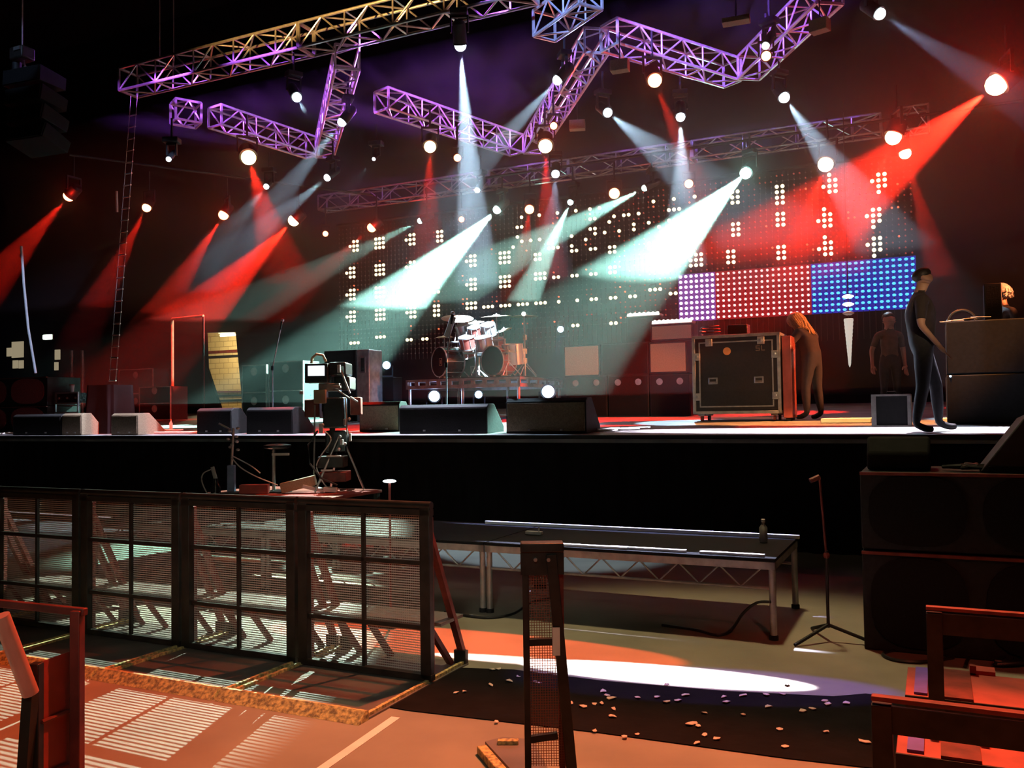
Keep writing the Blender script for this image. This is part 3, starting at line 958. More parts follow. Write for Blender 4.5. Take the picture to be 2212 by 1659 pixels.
def person(label, pose, loc, rz, mats_by_zone, hair=None, name='person', bulk=1.0):
    """pose: joint -> local position (x to its left, -y is where it faces). One continuous skinned body."""
    P = {k: Vector(v) for k, v in pose.items()}
    bones = []                    # (a, b, ra, rb, zone)

    def mirror(side):
        return {k: P[k + side] for k in ('sh', 'el', 'wr', 'hp', 'kn', 'an', 'to')}
    up = (P['head'] - P['neck']).normalized()
    face = Vector(pose.get('face', (0, -1, 0))).normalized()
    verts, edges, rad, zone = [], [], [], []

    def V(p, r, z):
        verts.append(tuple(p)); rad.append(r); zone.append(z)
        return len(verts) - 1

    def E(a, b):
        edges.append((a, b))
    pel = V(P['pelvis'], 0.135, 1)
    wst = V(P['pelvis'].lerp(P['chest'], 0.5), 0.125, 0)
    chs = V(P['chest'], 0.15, 0)
    upc = V(P['chest'].lerp(P['neck'], 0.6), 0.11, 0)
    nk = V(P['neck'], 0.058, 2)
    jaw = V(P['neck'].lerp(P['head'], 0.55) + face * 0.02, 0.068, 2)
    hd = V(P['head'] + face * 0.01, 0.095, 2)
    tp = V(P['head'] + up * 0.075, 0.075, 2)
    for a, b in ((pel, wst), (wst, chs), (chs, upc), (upc, nk), (nk, jaw), (jaw, hd), (hd, tp)):
        E(a, b)
    ns = V(P['head'] + face * 0.108 - up * 0.015, 0.016, 2)
    E(hd, ns)
    ch = V(P['head'] + face * 0.075 - up * 0.095, 0.03, 2)
    E(jaw, ch)
    sidev = up.cross(face).normalized()
    for k in (-1, 1):
        ear = V(P['head'] + sidev * k * 0.098 - up * 0.01, 0.018, 2)
        E(hd, ear)
    for sd in ('L', 'R'):
        q = mirror(sd)
        s0 = V(q['sh'], 0.065, 0)
        e0 = V(q['sh'].lerp(q['el'], 0.5), 0.052, 0)
        e1 = V(q['el'], 0.042, 2)
        w1 = V(q['wr'], 0.028, 2)
        hdir = (q['wr'] - q['el']).normalized()
        bend = Vector(pose.get('curl' + sd, (0, -0.3, -0.3)))
        palm = V(q['wr'] + hdir * 0.07, 0.03, 2)
        for a, b in ((upc, s0), (s0, e0), (e0, e1), (e1, w1), (w1, palm)):
            E(a, b)
        cross = hdir.cross(face)
        if cross.length < 0.2:
            cross = hdir.cross(up)
        cross.normalize()
        for f, (o_, ln) in enumerate(((-0.028, 0.075), (-0.010, 0.085), (0.009, 0.08), (0.027, 0.062))):
            a = V(q['wr'] + hdir * 0.10 + cross * o_, 0.0095, 2)
            b = V(q['wr'] + hdir * (0.10 + ln * 0.5) + cross * o_ * 1.15 + bend * 0.03, 0.009, 2)
            c = V(q['wr'] + hdir * (0.10 + ln * 0.8) + cross * o_ * 1.15 + bend * 0.09, 0.008, 2)
            E(palm, a); E(a, b); E(b, c)
        th = V(q['wr'] + hdir * 0.05 + cross * 0.045 * (1 if sd == 'L' else -1), 0.012, 2)
        t2 = V(q['wr'] + hdir * 0.10 + cross * 0.065 * (1 if sd == 'L' else -1) + bend * 0.03, 0.010, 2)
        E(palm, th); E(th, t2)
        h0 = V(q['hp'], 0.095, 1)
        h1 = V(q['hp'].lerp(q['kn'], 0.5), 0.08, 1)
        k0 = V(q['kn'], 0.06, 1)
        k1 = V(q['kn'].lerp(q['an'], 0.45), 0.056, 1)
        a0 = V(q['an'], 0.045, 1)
        f0 = V(q['to'].lerp(q['an'], 0.45) - Vector((0, 0, 0.02)), 0.043, 3)
        f1 = V(q['to'], 0.035, 3)
        for a, b in ((pel, h0), (h0, h1), (h1, k0), (k0, k1), (k1, a0), (a0, f0), (f0, f1)):
            E(a, b)
    me = bpy.data.meshes.new('body_rig')
    me.from_pydata(verts, edges, [])
    o = bpy.data.objects.new('body_rig', me)
    COL.objects.link(o)
    sk = o.modifiers.new('skin', 'SKIN')
    rad = [r_ * (bulk if z_ in (0, 1) and r_ > 0.05 else 1.0) for r_, z_ in zip(rad, zone)]
    for i, r_ in enumerate(rad):
        me.skin_vertices[0].data[i].radius = (r_, r_)
    me.skin_vertices[0].data[0].use_root = True
    sk.use_smooth_shade = True
    sb_ = o.modifiers.new('sub', 'SUBSURF')
    sb_.levels = sb_.render_levels = 2
    dg = bpy.context.evaluated_depsgraph_get()
    dg.update()
    body = bpy.data.meshes.new_from_object(o.evaluated_get(dg))
    bpy.data.objects.remove(o)
    body.name = 'person'
    body.materials.clear()
    for m_ in mats_by_zone:
        body.materials.append(m_)
    vv = [Vector(v) for v in verts]
    segs = [(vv[a], vv[b], rad[a], rad[b], zone[a], zone[b]) for a, b in edges]
    for f in body.polygons:
        c = f.center
        best, bz = 1e9, 0
        for a, b, ra, rb, za, zb in segs:
            ab = b - a
            t_ = max(0, min(1, (c - a).dot(ab) / max(1e-9, ab.length_squared)))
            d_ = (a + ab * t_ - c).length - (ra + (rb - ra) * t_)
            if d_ < best:
                best, bz = d_, (za if t_ < 0.55 else zb)
        f.material_index = bz
        f.use_smooth = True
    po = bpy.data.objects.new(name, body)
    COL.objects.link(po)
    po.location = loc
    po.rotation_euler = (0, 0, rz)
    tag(po, label, 'person')
    # eyes
    mb = MB()
    for k in (-1, 1):
        mb.ball(P['head'] + face * 0.082 + sidev * k * 0.034 + up * 0.008, 0.009, 8)
    mb.build('eyes', M['hair_dark'], po)
    if hair:
        kind, hm = hair
        mb = MB()
        c = P['head'] + up * 0.03 - face * 0.018
        rot = Matrix((sidev, -face, up)).transposed().to_4x4()
        rg = random.Random(5)
        if kind == 'short':
            mb.ball((0, 0, 0), 0.100, 18, (0.96, 1.02, 0.90)).xf(Matrix.Translation(c + up * 0.016 - face * 0.014) @ rot)
        else:
            mb.ball((0, 0, 0), 0.128, 18, (1.0, 1.1, 1.0)).xf(Matrix.Translation(c) @ rot)
            nst = 46 if kind == 'long' else 40
            for i in range(nst):
                a = 2 * math.pi * i / nst
                st = c + sidev * math.cos(a) * 0.10 - face * (0.02 + 0.09 * abs(math.sin(a))) * (1 if math.sin(a) > -0.2 else -0.4)
                ln = 0.40 if kind == 'long' else 0.10
                pts = [st + up * 0.03]
                dr = Vector(pose.get('hairdir', (0, 0, -1)))
                for k in range(1, 6):
                    wob = Vector((rg.uniform(-1, 1), rg.uniform(-1, 1), rg.uniform(-1, 1))) * 0.016
                    pts.append(st + dr * ln * k / 5 + (st - c) * 0.25 * k / 5 + wob)
                mb.path(pts, [0.03, 0.03, 0.028, 0.024, 0.016, 0.005], 6)
        mb.build('hair', hm, po)
    return po


def stand(**kw):
    p = dict(pelvis=(0, 0, 0.98), chest=(0, 0.01, 1.28), neck=(0, 0.02, 1.53), head=(0, -0.01, 1.70),
             shL=(0.19, 0.02, 1.44), elL=(0.25, 0.05, 1.15), wrL=(0.24, -0.05, 0.90),
             shR=(-0.19, 0.02, 1.44), elR=(-0.25, 0.05, 1.15), wrR=(-0.24, -0.05, 0.90),
             hpL=(0.10, 0, 0.93), knL=(0.11, -0.01, 0.50), anL=(0.12, 0.03, 0.09), toL=(0.13, -0.15, 0.035),
             hpR=(-0.10, 0, 0.93), knR=(-0.11, -0.01, 0.50), anR=(-0.12, 0.03, 0.09), toR=(-0.13, -0.15, 0.035))
    p.update(kw)
    return p


def scaled(p, k):
    return {a: (tuple(c * k for c in b) if a not in ('face', 'curlL', 'curlR', 'hairdir') else b) for a, b in p.items()}


ZONE = [M['tshirt'], M['jeans'], M['skin'], M['black']]
# the man crossing the stage, facing right (towards +x of the view)
v_ = 0.45
s_ = S(1996, v_)
person('stocky short-haired man in black T-shirt and dark trousers, walking right near the stage edge',
       scaled(stand(wrL=(0.22, -0.02, 0.90), elL=(0.25, 0.06, 1.15), elR=(-0.27, 0.04, 1.16), wrR=(-0.20, -0.14, 0.94),
                    knL=(0.10, -0.14, 0.52), anL=(0.10, -0.16, 0.10), toL=(0.10, -0.34, 0.06),
                    anR=(-0.11, 0.10, 0.09), toR=(-0.12, -0.08, 0.035), knR=(-0.11, 0.02, 0.5), head=(0, -0.03, 1.70)), 1.06),
       W(s_, v_, DZ(v_)), R(72), ZONE, ('short', M['hair_dark']), bulk=1.28)
# the long-haired woman bending over the case, facing left
v_ = 3.95
s_ = S(1742, v_)
person('person with long blond hair in dark clothes, leaning over the big flight case',
       scaled(stand(pelvis=(0, 0.06, 0.95), chest=(0, -0.02, 1.22), neck=(0, -0.10, 1.43), head=(0, -0.21, 1.56), face=(0, -0.8, -0.6),
                    shL=(0.19, -0.06, 1.36), elL=(0.27, -0.20, 1.14), wrL=(0.18, -0.44, 1.30), shR=(-0.19, -0.06, 1.36), elR=(-0.27, -0.18, 1.14), wrR=(-0.18, -0.42, 1.30),
                    hairdir=(0, 0.55, -0.85), curlL=(0, -0.2, -0.6), curlR=(0, -0.2, -0.6), hpL=(0.10, 0.06, 0.93), hpR=(-0.10, 0.06, 0.93), knL=(0.11, 0.0, 0.5), knR=(-0.11, 0.08, 0.5),
                    anL=(0.12, 0.02, 0.09), anR=(-0.12, 0.13, 0.09), toL=(0.13, -0.16, 0.035), toR=(-0.12, -0.04, 0.035)), 1.02),
       W(s_ + 0.05, v_, DZ(v_)), TH + R(-112), ZONE, ('long', M['hair_blond']), bulk=1.3)
# crew member in the dark behind
v_ = 4.8
s_ = S(1925, v_)
person('dim figure in a dark waistcoat standing behind the walking man', scaled(stand(face=(0.25, -1, 0), elR=(-0.30, 0.02, 1.16), wrR=(-0.33, -0.10, 0.92)), 0.93),
       W(s_, v_, DZ(v_)), TH + R(20), [M['shirt_grey'], M['jeans'], M['skin'], M['black']], ('short', M['hair_dark']))
# curly head at the right edge, behind the console
v_ = 3.9
s_ = S(2172, v_)
person('curly-haired person whose head shows over the black console at the right edge', scaled(stand(wrL=(0.15, -0.35, 1.1), wrR=(-0.15, -0.35, 1.1)), 1.0 * (Z(2175, 612, v_) - DZ(v_)) / 1.83),
       W(s_, v_, DZ(v_)), TH + R(-60), ZONE, ('curly', M['hair_grey']))


# ------------------------------------------------------------------ boxes, cabinets and cases on the stage
def span(x0, x1, v):
    return S(x0, v), S(x1, v)


def cabinet(name, label, cat, x0, x1, y0, y1, v, depth, body='black_cab', front='grille_dark', group=None, inset=0.03, feet=True, handles=False, z0=None):
    """box with a set-in front cloth; y1 is only used when it stands on something"""
    s0, s1 = span(x0, x1, v)
    zb = DZ(v) if z0 is None else z0
    zt = Z((x0 + x1) / 2, y0, v)
    w_, h_ = s1 - s0, zt - zb
    t = sthing(name, label, cat, s0, v, zb, group)
    MB().box2((0, 0.012, 0.0), (w_, depth, h_)).build('cabinet_body', M[body], t, 0.012)
    MB().box2((inset, 0.0, inset), (w_ - inset, 0.02, h_ - inset)).build('front_grille', M[front], t, 0.004)
    if handles:
        for k in (0.25, 0.75):
            MB().lathe([(0.02, -0.006), (0.055, -0.008), (0.065, 0), (0.02, 0.0)], (w_ * k, -0.002, h_ - 0.14), (0, -1, 0), 16).build('handle_cup', M['alu_dull'], t)
    return t, w_, h_


# amplifiers right of the drums: a dark wall of cabinets with tan-fronted ones on top
va = 5.6
for i, (x0, x1, lab) in enumerate(((1222, 1312, 'black speaker cabinet in the bottom row, under the left tan amplifier'),
                                   (1314, 1402, 'black speaker cabinet in the bottom row between the two tan amplifiers'),
                                   (1404, 1492, 'black speaker cabinet in the bottom row next to the flight case'))):
    cabinet('speaker_cabinet', lab, 'speaker', x0, x1, 812 - i * 2, 0, va, 0.6, group='bottom row of black cabinets', handles=True)
zrow = Z(1350, 811, va)
cabinet('speaker_cabinet', 'black cabinet in the upper row between the two tan amplifiers', 'speaker', 1300, 1402, 740, 0, va, 0.5, z0=zrow + 0.004)
cabinet('guitar_amplifier', 'tan-fronted amplifier right of the drum riser, on the black cabinets', 'amplifier', 1219, 1297, 745, 0, va, 0.4, front='grille_tan', z0=zrow + 0.004, group='tan amplifiers')
cabinet('guitar_amplifier', 'tan-fronted amplifier next to the flight case', 'amplifier', 1404, 1486, 738, 0, va, 0.4, front='grille_tan', z0=zrow + 0.016, group='tan amplifiers')
z2 = Z(1445, 736, va)
cabinet('guitar_amplifier', 'pale cabinet on top of the right tan amplifier', 'amplifier', 1408, 1500, 700, 0, va, 0.4, front='grille_tan', z0=z2 + 0.004)


def light_strip(label, x0, x1, y, v, h=0.10, bumps=9):
    s0, s1 = span(x0, x1, v)
    z = Z((x0 + x1) / 2, y, v)
    t = sthing('valve_amplifier', label, 'amplifier', s0, v, z, 'valve amplifiers with glowing tops')
    w_ = s1 - s0
    MB().box2((0, 0, -0.02), (w_, 0.25, h * 0.3)).build('chassis', M['white'], t, 0.01)
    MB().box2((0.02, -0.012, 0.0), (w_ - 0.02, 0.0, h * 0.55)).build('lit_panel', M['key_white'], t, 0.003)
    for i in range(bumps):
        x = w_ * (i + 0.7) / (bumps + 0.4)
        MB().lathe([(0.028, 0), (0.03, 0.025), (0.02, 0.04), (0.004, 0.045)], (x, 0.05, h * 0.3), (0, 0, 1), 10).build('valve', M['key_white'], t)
    return t


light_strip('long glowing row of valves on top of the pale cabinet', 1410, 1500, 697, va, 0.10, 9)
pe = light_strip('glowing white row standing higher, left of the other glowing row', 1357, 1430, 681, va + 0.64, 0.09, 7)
s0, s1 = span(1357, 1430, va + 0.64)
cabinet('speaker_cabinet', 'tall dark cabinet that carries the higher glowing row', 'speaker', 1357, 1432, 684, 0, va + 0.64, 0.4)


def flight_case():
    v = 3.3
    s0, s1 = span(1497, 1688, v)
    cz = 0.12
    zt = Z(1590, 722, v)
    w_, h_, d_ = s1 - s0, zt - DZ(v) - cz, 0.75
    t = sthing('flight_case', 'big black flight case with silver edges and an orange round sticker', 'flight case', s0, v, DZ(v) + 0.004)
    MB().box2((0.02, 0.02, cz), (w_ - 0.02, d_ - 0.02, cz + h_)).build('panel_body', M['black_cab'], t)
    e = 0.05
    mb = MB()
    for x in (0, w_):
        for y in (0, d_):
            mb.box2((x - e / 2 + (e / 2 if x == 0 else -e / 2), y - e / 2 + (e / 2 if y == 0 else -e / 2), cz), (x + e / 2 + (e / 2 if x == 0 else -e / 2), y + e / 2 + (e / 2 if y == 0 else -e / 2), cz + h_))
    for z in (cz, cz + h_ - e):
        for y in (0, d_ - e):
            mb.box2((0, y, z), (w_, y + e, z + e))
        for x in (0, w_ - e):
            mb.box2((x, 0, z), (x + e, d_, z + e))
    mb.build('edge_profile', M['alu_dull'], t, 0.004)
    mb = MB()
    f = 0.11
    for z in (cz + f, cz + h_ - f - 0.02):
        mb.box2((f, 0.004, z), (w_ - f, 0.016, z + 0.02))
    for x in (f, w_ - f - 0.02):
        mb.box2((x, 0.004, cz + f), (x + 0.02, 0.016, cz + h_ - f))
    mb.build('lid_profile', M['alu_dull'], t)
    for (fx, fz) in ((0.20, 0.915), (0.79, 0.915)):
        l_ = MB().box2((w_ * fx - 0.055, -0.012, cz + h_ * fz - 0.07), (w_ * fx + 0.055, 0.012, cz + h_ * fz + 0.05)).build('latch', M['alu_dull'], t, 0.006)
        MB().lathe([(0.03, 0), (0.03, 0.012), (0.012, 0.016)], (w_ * fx, -0.01, cz + h_ * fz - 0.01), (0, -1, 0), 14).build('knob', M['alu'], l_)
    for (fx, fz) in ((0.06, 0.73), (0.06, 0.22), (0.94, 0.73), (0.94, 0.22)):
        l_ = MB().box2((w_ * fx - 0.05, -0.012, cz + h_ * fz - 0.06), (w_ * fx + 0.05, 0.012, cz + h_ * fz + 0.06)).build('latch', M['alu_dull'], t, 0.006)
        MB().lathe([(0.026, 0), (0.026, 0.012), (0.01, 0.016)], (w_ * fx, -0.01, cz + h_ * fz), (0, -1, 0), 14).build('knob', M['alu'], l_)
    for fx in (0.24, 0.76):
        x, z = w_ * fx, cz + h_ * 0.42
        l_ = MB().box2((x - 0.075, -0.004, z - 0.055), (x + 0.075, 0.012, z + 0.055)).build('handle_plate', M['alu'], t, 0.01)
        MB().box2((x - 0.05, -0.010, z - 0.032), (x + 0.05, -0.003, z + 0.03)).build('dish', M['black'], l_, 0.004)
        MB().tube((x - 0.045, -0.016, z - 0.02), (x + 0.045, -0.016, z - 0.02), 0.009, 8).build('grip', M['alu'], l_)
    MB().lathe([(0.062, 0), (0.062, 0.004), (0.05, 0.005)], (w_ * 0.405, 0.018, cz + h_ * 0.79), (0, -1, 0), 28).build('round_sticker', M['orange'], t)
    # stencilled "SL"
    mb = MB()
    zt_, x0_ = cz + h_ * 0.84, w_ * 0.735
    for a, b_ in (((0, 0), (0.05, 0)), ((0, 0), (0, -0.035)), ((0, -0.035), (0.05, -0.035)), ((0.05, -0.035), (0.05, -0.07)), ((0, -0.07), (0.05, -0.07)),
                  ((0.085, 0), (0.085, -0.07)), ((0.085, -0.07), (0.13, -0.07))):
        mb.box2((x0_ + min(a[0], b_[0]) - 0.006, 0.012, zt_ + min(a[1], b_[1]) - 0.006), (x0_ + max(a[0], b_[0]) + 0.006, 0.018, zt_ + max(a[1], b_[1]) + 0.006))
    mb.build('stencil_lettering', M['grille'], t, smooth=False)
    for x in (0.12, w_ - 0.12):
        for y in (0.12, d_ - 0.12):
            c_ = MB().box2((x - 0.05, y - 0.05, cz - 0.03), (x + 0.05, y + 0.05, cz + 0.002)).build('caster', M['alu_dull'], t)
            MB().tube((x - 0.018, y, 0.05), (x + 0.018, y, 0.05), 0.048, 16).build('wheel', M['steel_red'], c_)
    return s0, s1, v, DZ(v) + cz + h_


fc = flight_case()
# things on the flight case
t = sthing('cable_coil', 'loose black coil of cable on top of the big flight case', 'cable', S(1535, 3.5), 3.6, fc[3] + 0.025)
pts = [(0.16 * math.cos(a * 0.5) * (1 + 0.1 * math.sin(a * 1.7)), 0.11 * math.sin(a * 0.5), 0.004 * a) for a in range(38)]
MB().path(pts, 0.012, 6).build('loop', M['cable'], t)
s0, s1 = span(1575, 1618, 3.5)
t = sthing('mixer_box', 'small black box with a red-lit corner on the flight case', 'box', s0, 3.5, fc[3] + 0.004)
MB().box2((0, 0, 0), (s1 - s0, 0.25, 0.17)).build('casing', M['black_gloss'], t, 0.01)
MB().box2((0.02, -0.004, 0.03), (s1 - s0 - 0.02, 0.001, 0.14)).build('face_plate', M['grille_dark'], t)
# reddish lacquered cabinet right behind the case edge
s0, s1 = span(1692, 1712, 3.34)
t = sthing('side_cabinet', 'narrow red-lit cabinet between the flight case and the bending person', 'cabinet', s0, 3.34, DZ(3.34))
MB().box2((0, 0, 0.05), (s1 - s0, 0.5, Z(1700, 725, 3.34) - DZ(3.34))).build('cabinet_body', M['wood_red'], t, 0.01)
MB().box2((0.03, 0.05, 0), (s1 - s0 - 0.03, 0.45, 0.05)).build('plinth', M['black'], t)

# small open case at the right and the yellow-lit low ramps beside it
v = 1.6
s0, s1 = span(1882, 1968, v)
zt = Z(1925, 852, v) - DZ(v)
t = sthing('equipment_case', 'small black case with a thin silver frame beside the walking man', 'case', s0, v, DZ(v) + 0.003)
w_ = s1 - s0
MB().box2((0.04, 0.02, 0.02), (w_ - 0.04, 0.45, zt - 0.02)).build('panel_body', M['void'], t)
mb = MB()
mb.box2((0, 0, 0), (0.06, 0.06, zt)).box2((w_ - 0.045, 0, 0), (w_, 0.06, zt)).box2((0, 0, zt - 0.025), (w_, 0.06, zt)).box2((0, 0, 0), (w_, 0.05, 0.02))
mb.box2((0, 0.42, 0), (0.05, 0.47, zt)).box2((w_ - 0.05, 0.42, 0), (w_, 0.47, zt)).box2((0, 0, zt - 0.02), (0.05, 0.47, zt)).box2((w_ - 0.05, 0, zt - 0.02), (w_, 0.47, zt))
mb.build('edge_profile', M['alu_dull'], t, 0.003)
MB().path([(w_ * .38, .2, zt), (w_ * .4, .2, zt + .03), (w_ * .6, .2, zt + .03), (w_ * .62, .2, zt)], 0.012, 8).build('handle', M['black'], t)
for x0, x1, y0, v, lab in ((1772, 1880, 905, 2.6, 'low pale ramp lit yellow, left of the small case'), (2018, 2052, 903, 2.4, 'short pale board lit orange, right of the walking man')):
    s0, s1 = span(x0, x1, v)
    MBo = MB().box2((0, 0, 0), (s1 - s0, 0.5, 0.07)).build('ramp_board', M['white'], None, 0.008, True, W(s0, v, DZ(v) + 0.003), TH)
    tag(MBo, lab, 'board')

# black console at the right
v = 2.0
s0, s1 = S(2046, v), S(2330, v)
zt = Z(2100, 692, v) - DZ(v)
t = sthing('monitor_console', 'tall black console stack filling the right edge of the stage', 'console', s0, v, DZ(v))
MB().box2((0, 0, 0.02), (s1 - s0, 0.9, zt * 0.48)).build('lower_rack', M['void'], t, 0.015)
MB().box2((0.01, 0.01, zt * 0.49), (s1 - s0, 0.88, zt)).build('upper_rack', M['void'], t, 0.015)
MB().ball((0.05, -0.006, zt * 0.47), 0.014, 8).build('indicator', M['L_blue'], t)
t = sthing('sheet_pile', 'bright papers lying on the front corner of the black console', 'papers', S(2047, v), v + 0.05, DZ(v) + zt + 0.003)
rg = random.Random(4)
for i in range(6):
    x = 0.05 + i * 0.075
    o = MB().box((0, 0, 0), (0.17, 0.24, 0.006)).build('sheet', M['paper'] if i != 3 else M['yellow'], t, smooth=False)
    o.location = (x, 0.14 + rg.uniform(-.02, .03), 0.008 + 0.009 * i)
    o.rotation_euler = (rg.uniform(.0, .12), rg.uniform(-.06, .06), rg.uniform(-.4, .4))
s0 = S(2085, v + .3)
t = sthing('headset', 'dark headset with a bluish glint on the console behind the papers', 'headset', s0, v + 0.5, DZ(v) + zt + 0.003)
MB().path([(0.17 * math.cos(a), 0.05, 0.02 + 0.17 * math.sin(a)) for a in [math.pi * i / 12 for i in range(13)]], 0.02, 8).build('band', M['black_gloss'], t)
for x in (-0.17, 0.17):
    MB().ball((x, 0.05, 0.04), 0.045, 12, (0.6, 1, 1)).build('ear_cup', M['black_gloss'], t)
# screen arm at far right
v = 3.0
t = sthing('speaker_column', 'black upright speaker behind the console, left of the curly head', 'speaker', S(2133, v), v, DZ(v))
MB().box2((0, 0, 0), (0.22, 0.25, Z(2140, 612, v) - DZ(v))).build('cabinet_body', M['black'], t, 0.01)
MB().box2((0.02, -0.012, 0.3), (0.20, 0.002, Z(2140, 618, v) - DZ(v))).build('front_grille', M['grille_dark'], t)

# white ribbed tapering column hanging by the screen, its glow put in by emission
v = 8.0
s_ = S(1838, v)
ztop, zlow = Z(1838, 688, v), Z(1838, 788, v)
H = ztop - zlow
rw = 0.5 * (S(1849, v) - S(1827, v))
t = sthing('tapered_column', 'white ribbed column tapering to a point below the blue LED band', 'lantern', s_, v, zlow)
prof = []
for i in range(25):
    f = i / 24
    r_ = rw * (0.25 + 0.75 * f) * (1.0 if i % 2 else 0.92)
    prof.append((max(0.02, r_), H * f))
MB().lathe([(0.004, -0.05)] + prof, n=20).build('column_body', emit('glowing_cloth', (0.95, 1.0, 0.85), 0.5, (0.8, 0.82, 0.75)), t)
for i, zz_ in enumerate((0.10, 0.28, 0.44)):
    MB().lathe([(rw * 0.5, -0.03), (rw * 1.15, 0), (rw * 1.15, 0.02), (rw * 0.4, 0.05)], (0, 0, H + zz_), n=20).build('disc', M['key_white'] if i else M['white'], t)
MB().tube((0, 0, H), (0, 0, 8.0 - zlow + 0.0), 0.01, 6).build('hanging_cord', M['black'], t)

# ------------------------------------------------------------------ wedge monitors
def wedge(label, s0, s1, v, h, depth, grille='grille_dark', slope_front=True, rz=0.0, rear=False, body='black_cab', group='wedge speakers'):
    """slanted floor speaker; slope_front: grille faces upstage (the audience sees its upright back)"""
    w_ = s1 - s0
    t = sthing('wedge_speaker', label, 'speaker', s0, v, DZ(v) + 0.003, group, rz)
    prof = [(0, 0), (depth, 0), (depth, h * 0.22), (depth * 0.42, h), (0.06, h), (0, h * 0.9)]
    MB().prism(prof, 0, 0, w_).build('cabinet_body', M[body], t, 0.01)
    a, b_ = Vector((0, depth, h * 0.22)), Vector((0, depth * 0.42, h))
    nrm = Vector((0, (b_ - a).z, -(b_ - a).y)).normalized()
    mb = MB()
    c1, c2 = a.lerp(b_, 0.06) + nrm * 0.012, a.lerp(b_, 0.94) + nrm * 0.012
    mb.add([(0.03, c1.y, c1.z), (w_ - 0.03, c1.y, c1.z), (w_ - 0.03, c2.y, c2.z), (0.03, c2.y, c2.z),
            (0.03, c1.y - nrm.y * .02, c1.z - nrm.z * .02), (w_ - 0.03, c1.y - nrm.y * .02, c1.z - nrm.z * .02), (w_ - 0.03, c2.y - nrm.y * .02, c2.z - nrm.z * .02), (0.03, c2.y - nrm.y * .02, c2.z - nrm.z * .02)],
           [(0, 1, 2, 3), (7, 6, 5, 4), (0, 4, 5, 1), (1, 5, 6, 2), (2, 6, 7, 3), (3, 7, 4, 0)])
    mb.build('slanted_grille', M['grille_dark'], t)
    MB().box2((0.02, -0.008, 0.03), (w_ - 0.02, 0.004, h * 0.86)).build('back_panel', M[grille], t, 0.003)
    for k in (0.3, 0.7):
        MB().box2((w_ * k - 0.02, -0.02, 0.035), (w_ * k + 0.02, -0.006, 0.06)).build('connector', M['alu_dull'], t)
    return t


def wedge_px(label, x0, x1, ytop, v, depth=0.55, **k):
    s0, s1 = span(x0, x1, v)
    h = Z((x0 + x1) / 2, ytop, v) - DZ(v)
    return wedge(label, s0, s1, v, h, depth, **k)


wedge_px('long black wedge speaker at the far left in front of the red-lit speaker stack', 28, 132, 895, 0.15, 0.5)
wedge_px('wedge speaker with pale lit end at the far left, right of the long black one', 134, 176, 893, 0.15, 0.5, grille='grille', body='grille')
wedge_px('wedge speaker with a bright white sloping edge, right of the black draped case', 240, 298, 893, 0.15, 0.6, grille='grille', body='grille')
wedge_px('dark wedge speaker just left of the round microphone base, sloping to the right', 425, 500, 882, 0.4, 0.55)
wedge_px('dark wedge speaker with a red upper edge and a teal-lit end', 532, 632, 880, 0.4, 0.55)
wedge_px('brown-backed wedge speaker half hidden right of the camera', 776, 862, 868, 0.9, 0.5, grille='grille')
wedge_px('long black wedge speaker with a violet upper edge in front of the drums', 862, 1052, 874, 0.35, 0.55)
wedge_px('broad tan-backed wedge speaker in front of the drum riser end', 1093, 1266, 860, 0.35, 0.55, grille='grille')

# ------------------------------------------------------------------ left part of the stage
def pa_cab(label, s0, w_, v, z0, h, group, depth=0.8, body='black_cab', front='grille_dark', name='bass_speaker'):
    t = sthing(name, label, 'speaker', s0, v, z0, group)
    MB().box2((0, 0.02, 0), (w_, depth, h - 0.01)).build('cabinet_body', M[body], t, 0.01)
    # two round-cornered grilles with a waisted bridge between them
    for k in (0, 1):
        c = w_ * (0.25 + 0.5 * k)
        rx, rz_ = w_ * 0.215, h * 0.44
        poly = [(c + rx * math.copysign(abs(math.cos(a)) ** 0.75, math.cos(a)), h / 2 + rz_ * math.copysign(abs(math.sin(a)) ** 0.75, math.sin(a))) for a in [2 * math.pi * i / 24 for i in range(24)]]
        MB().prism(poly, 1, 0.0, 0.03).build('grille', M[front], t)
    MB().box2((0, -0.008, h - 0.03), (w_, 0.03, h - 0.01)).build('top_rim', M['steel_red'], t)  # red strip for the red light along the top edge
    return t


v = 1.2
s0, s1 = S(-60, v), S(100, v)
zt = Z(50, 815, v)
zm = Z(50, 877, v)
red_grille = mat('red_lit_grille', (0.30, 0.05, 0.045), 0.75, 0.1, 0.4, 40, 0.2)  # red light on the stack is put into this grille colour
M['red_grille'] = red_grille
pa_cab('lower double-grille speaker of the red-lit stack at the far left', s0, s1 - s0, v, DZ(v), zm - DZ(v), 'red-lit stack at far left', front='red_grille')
pa_cab('upper double-grille speaker of the red-lit stack at the far left', s0, s1 - s0, v, zm + 0.005, zt - zm, 'red-lit stack at far left', front='red_grille')

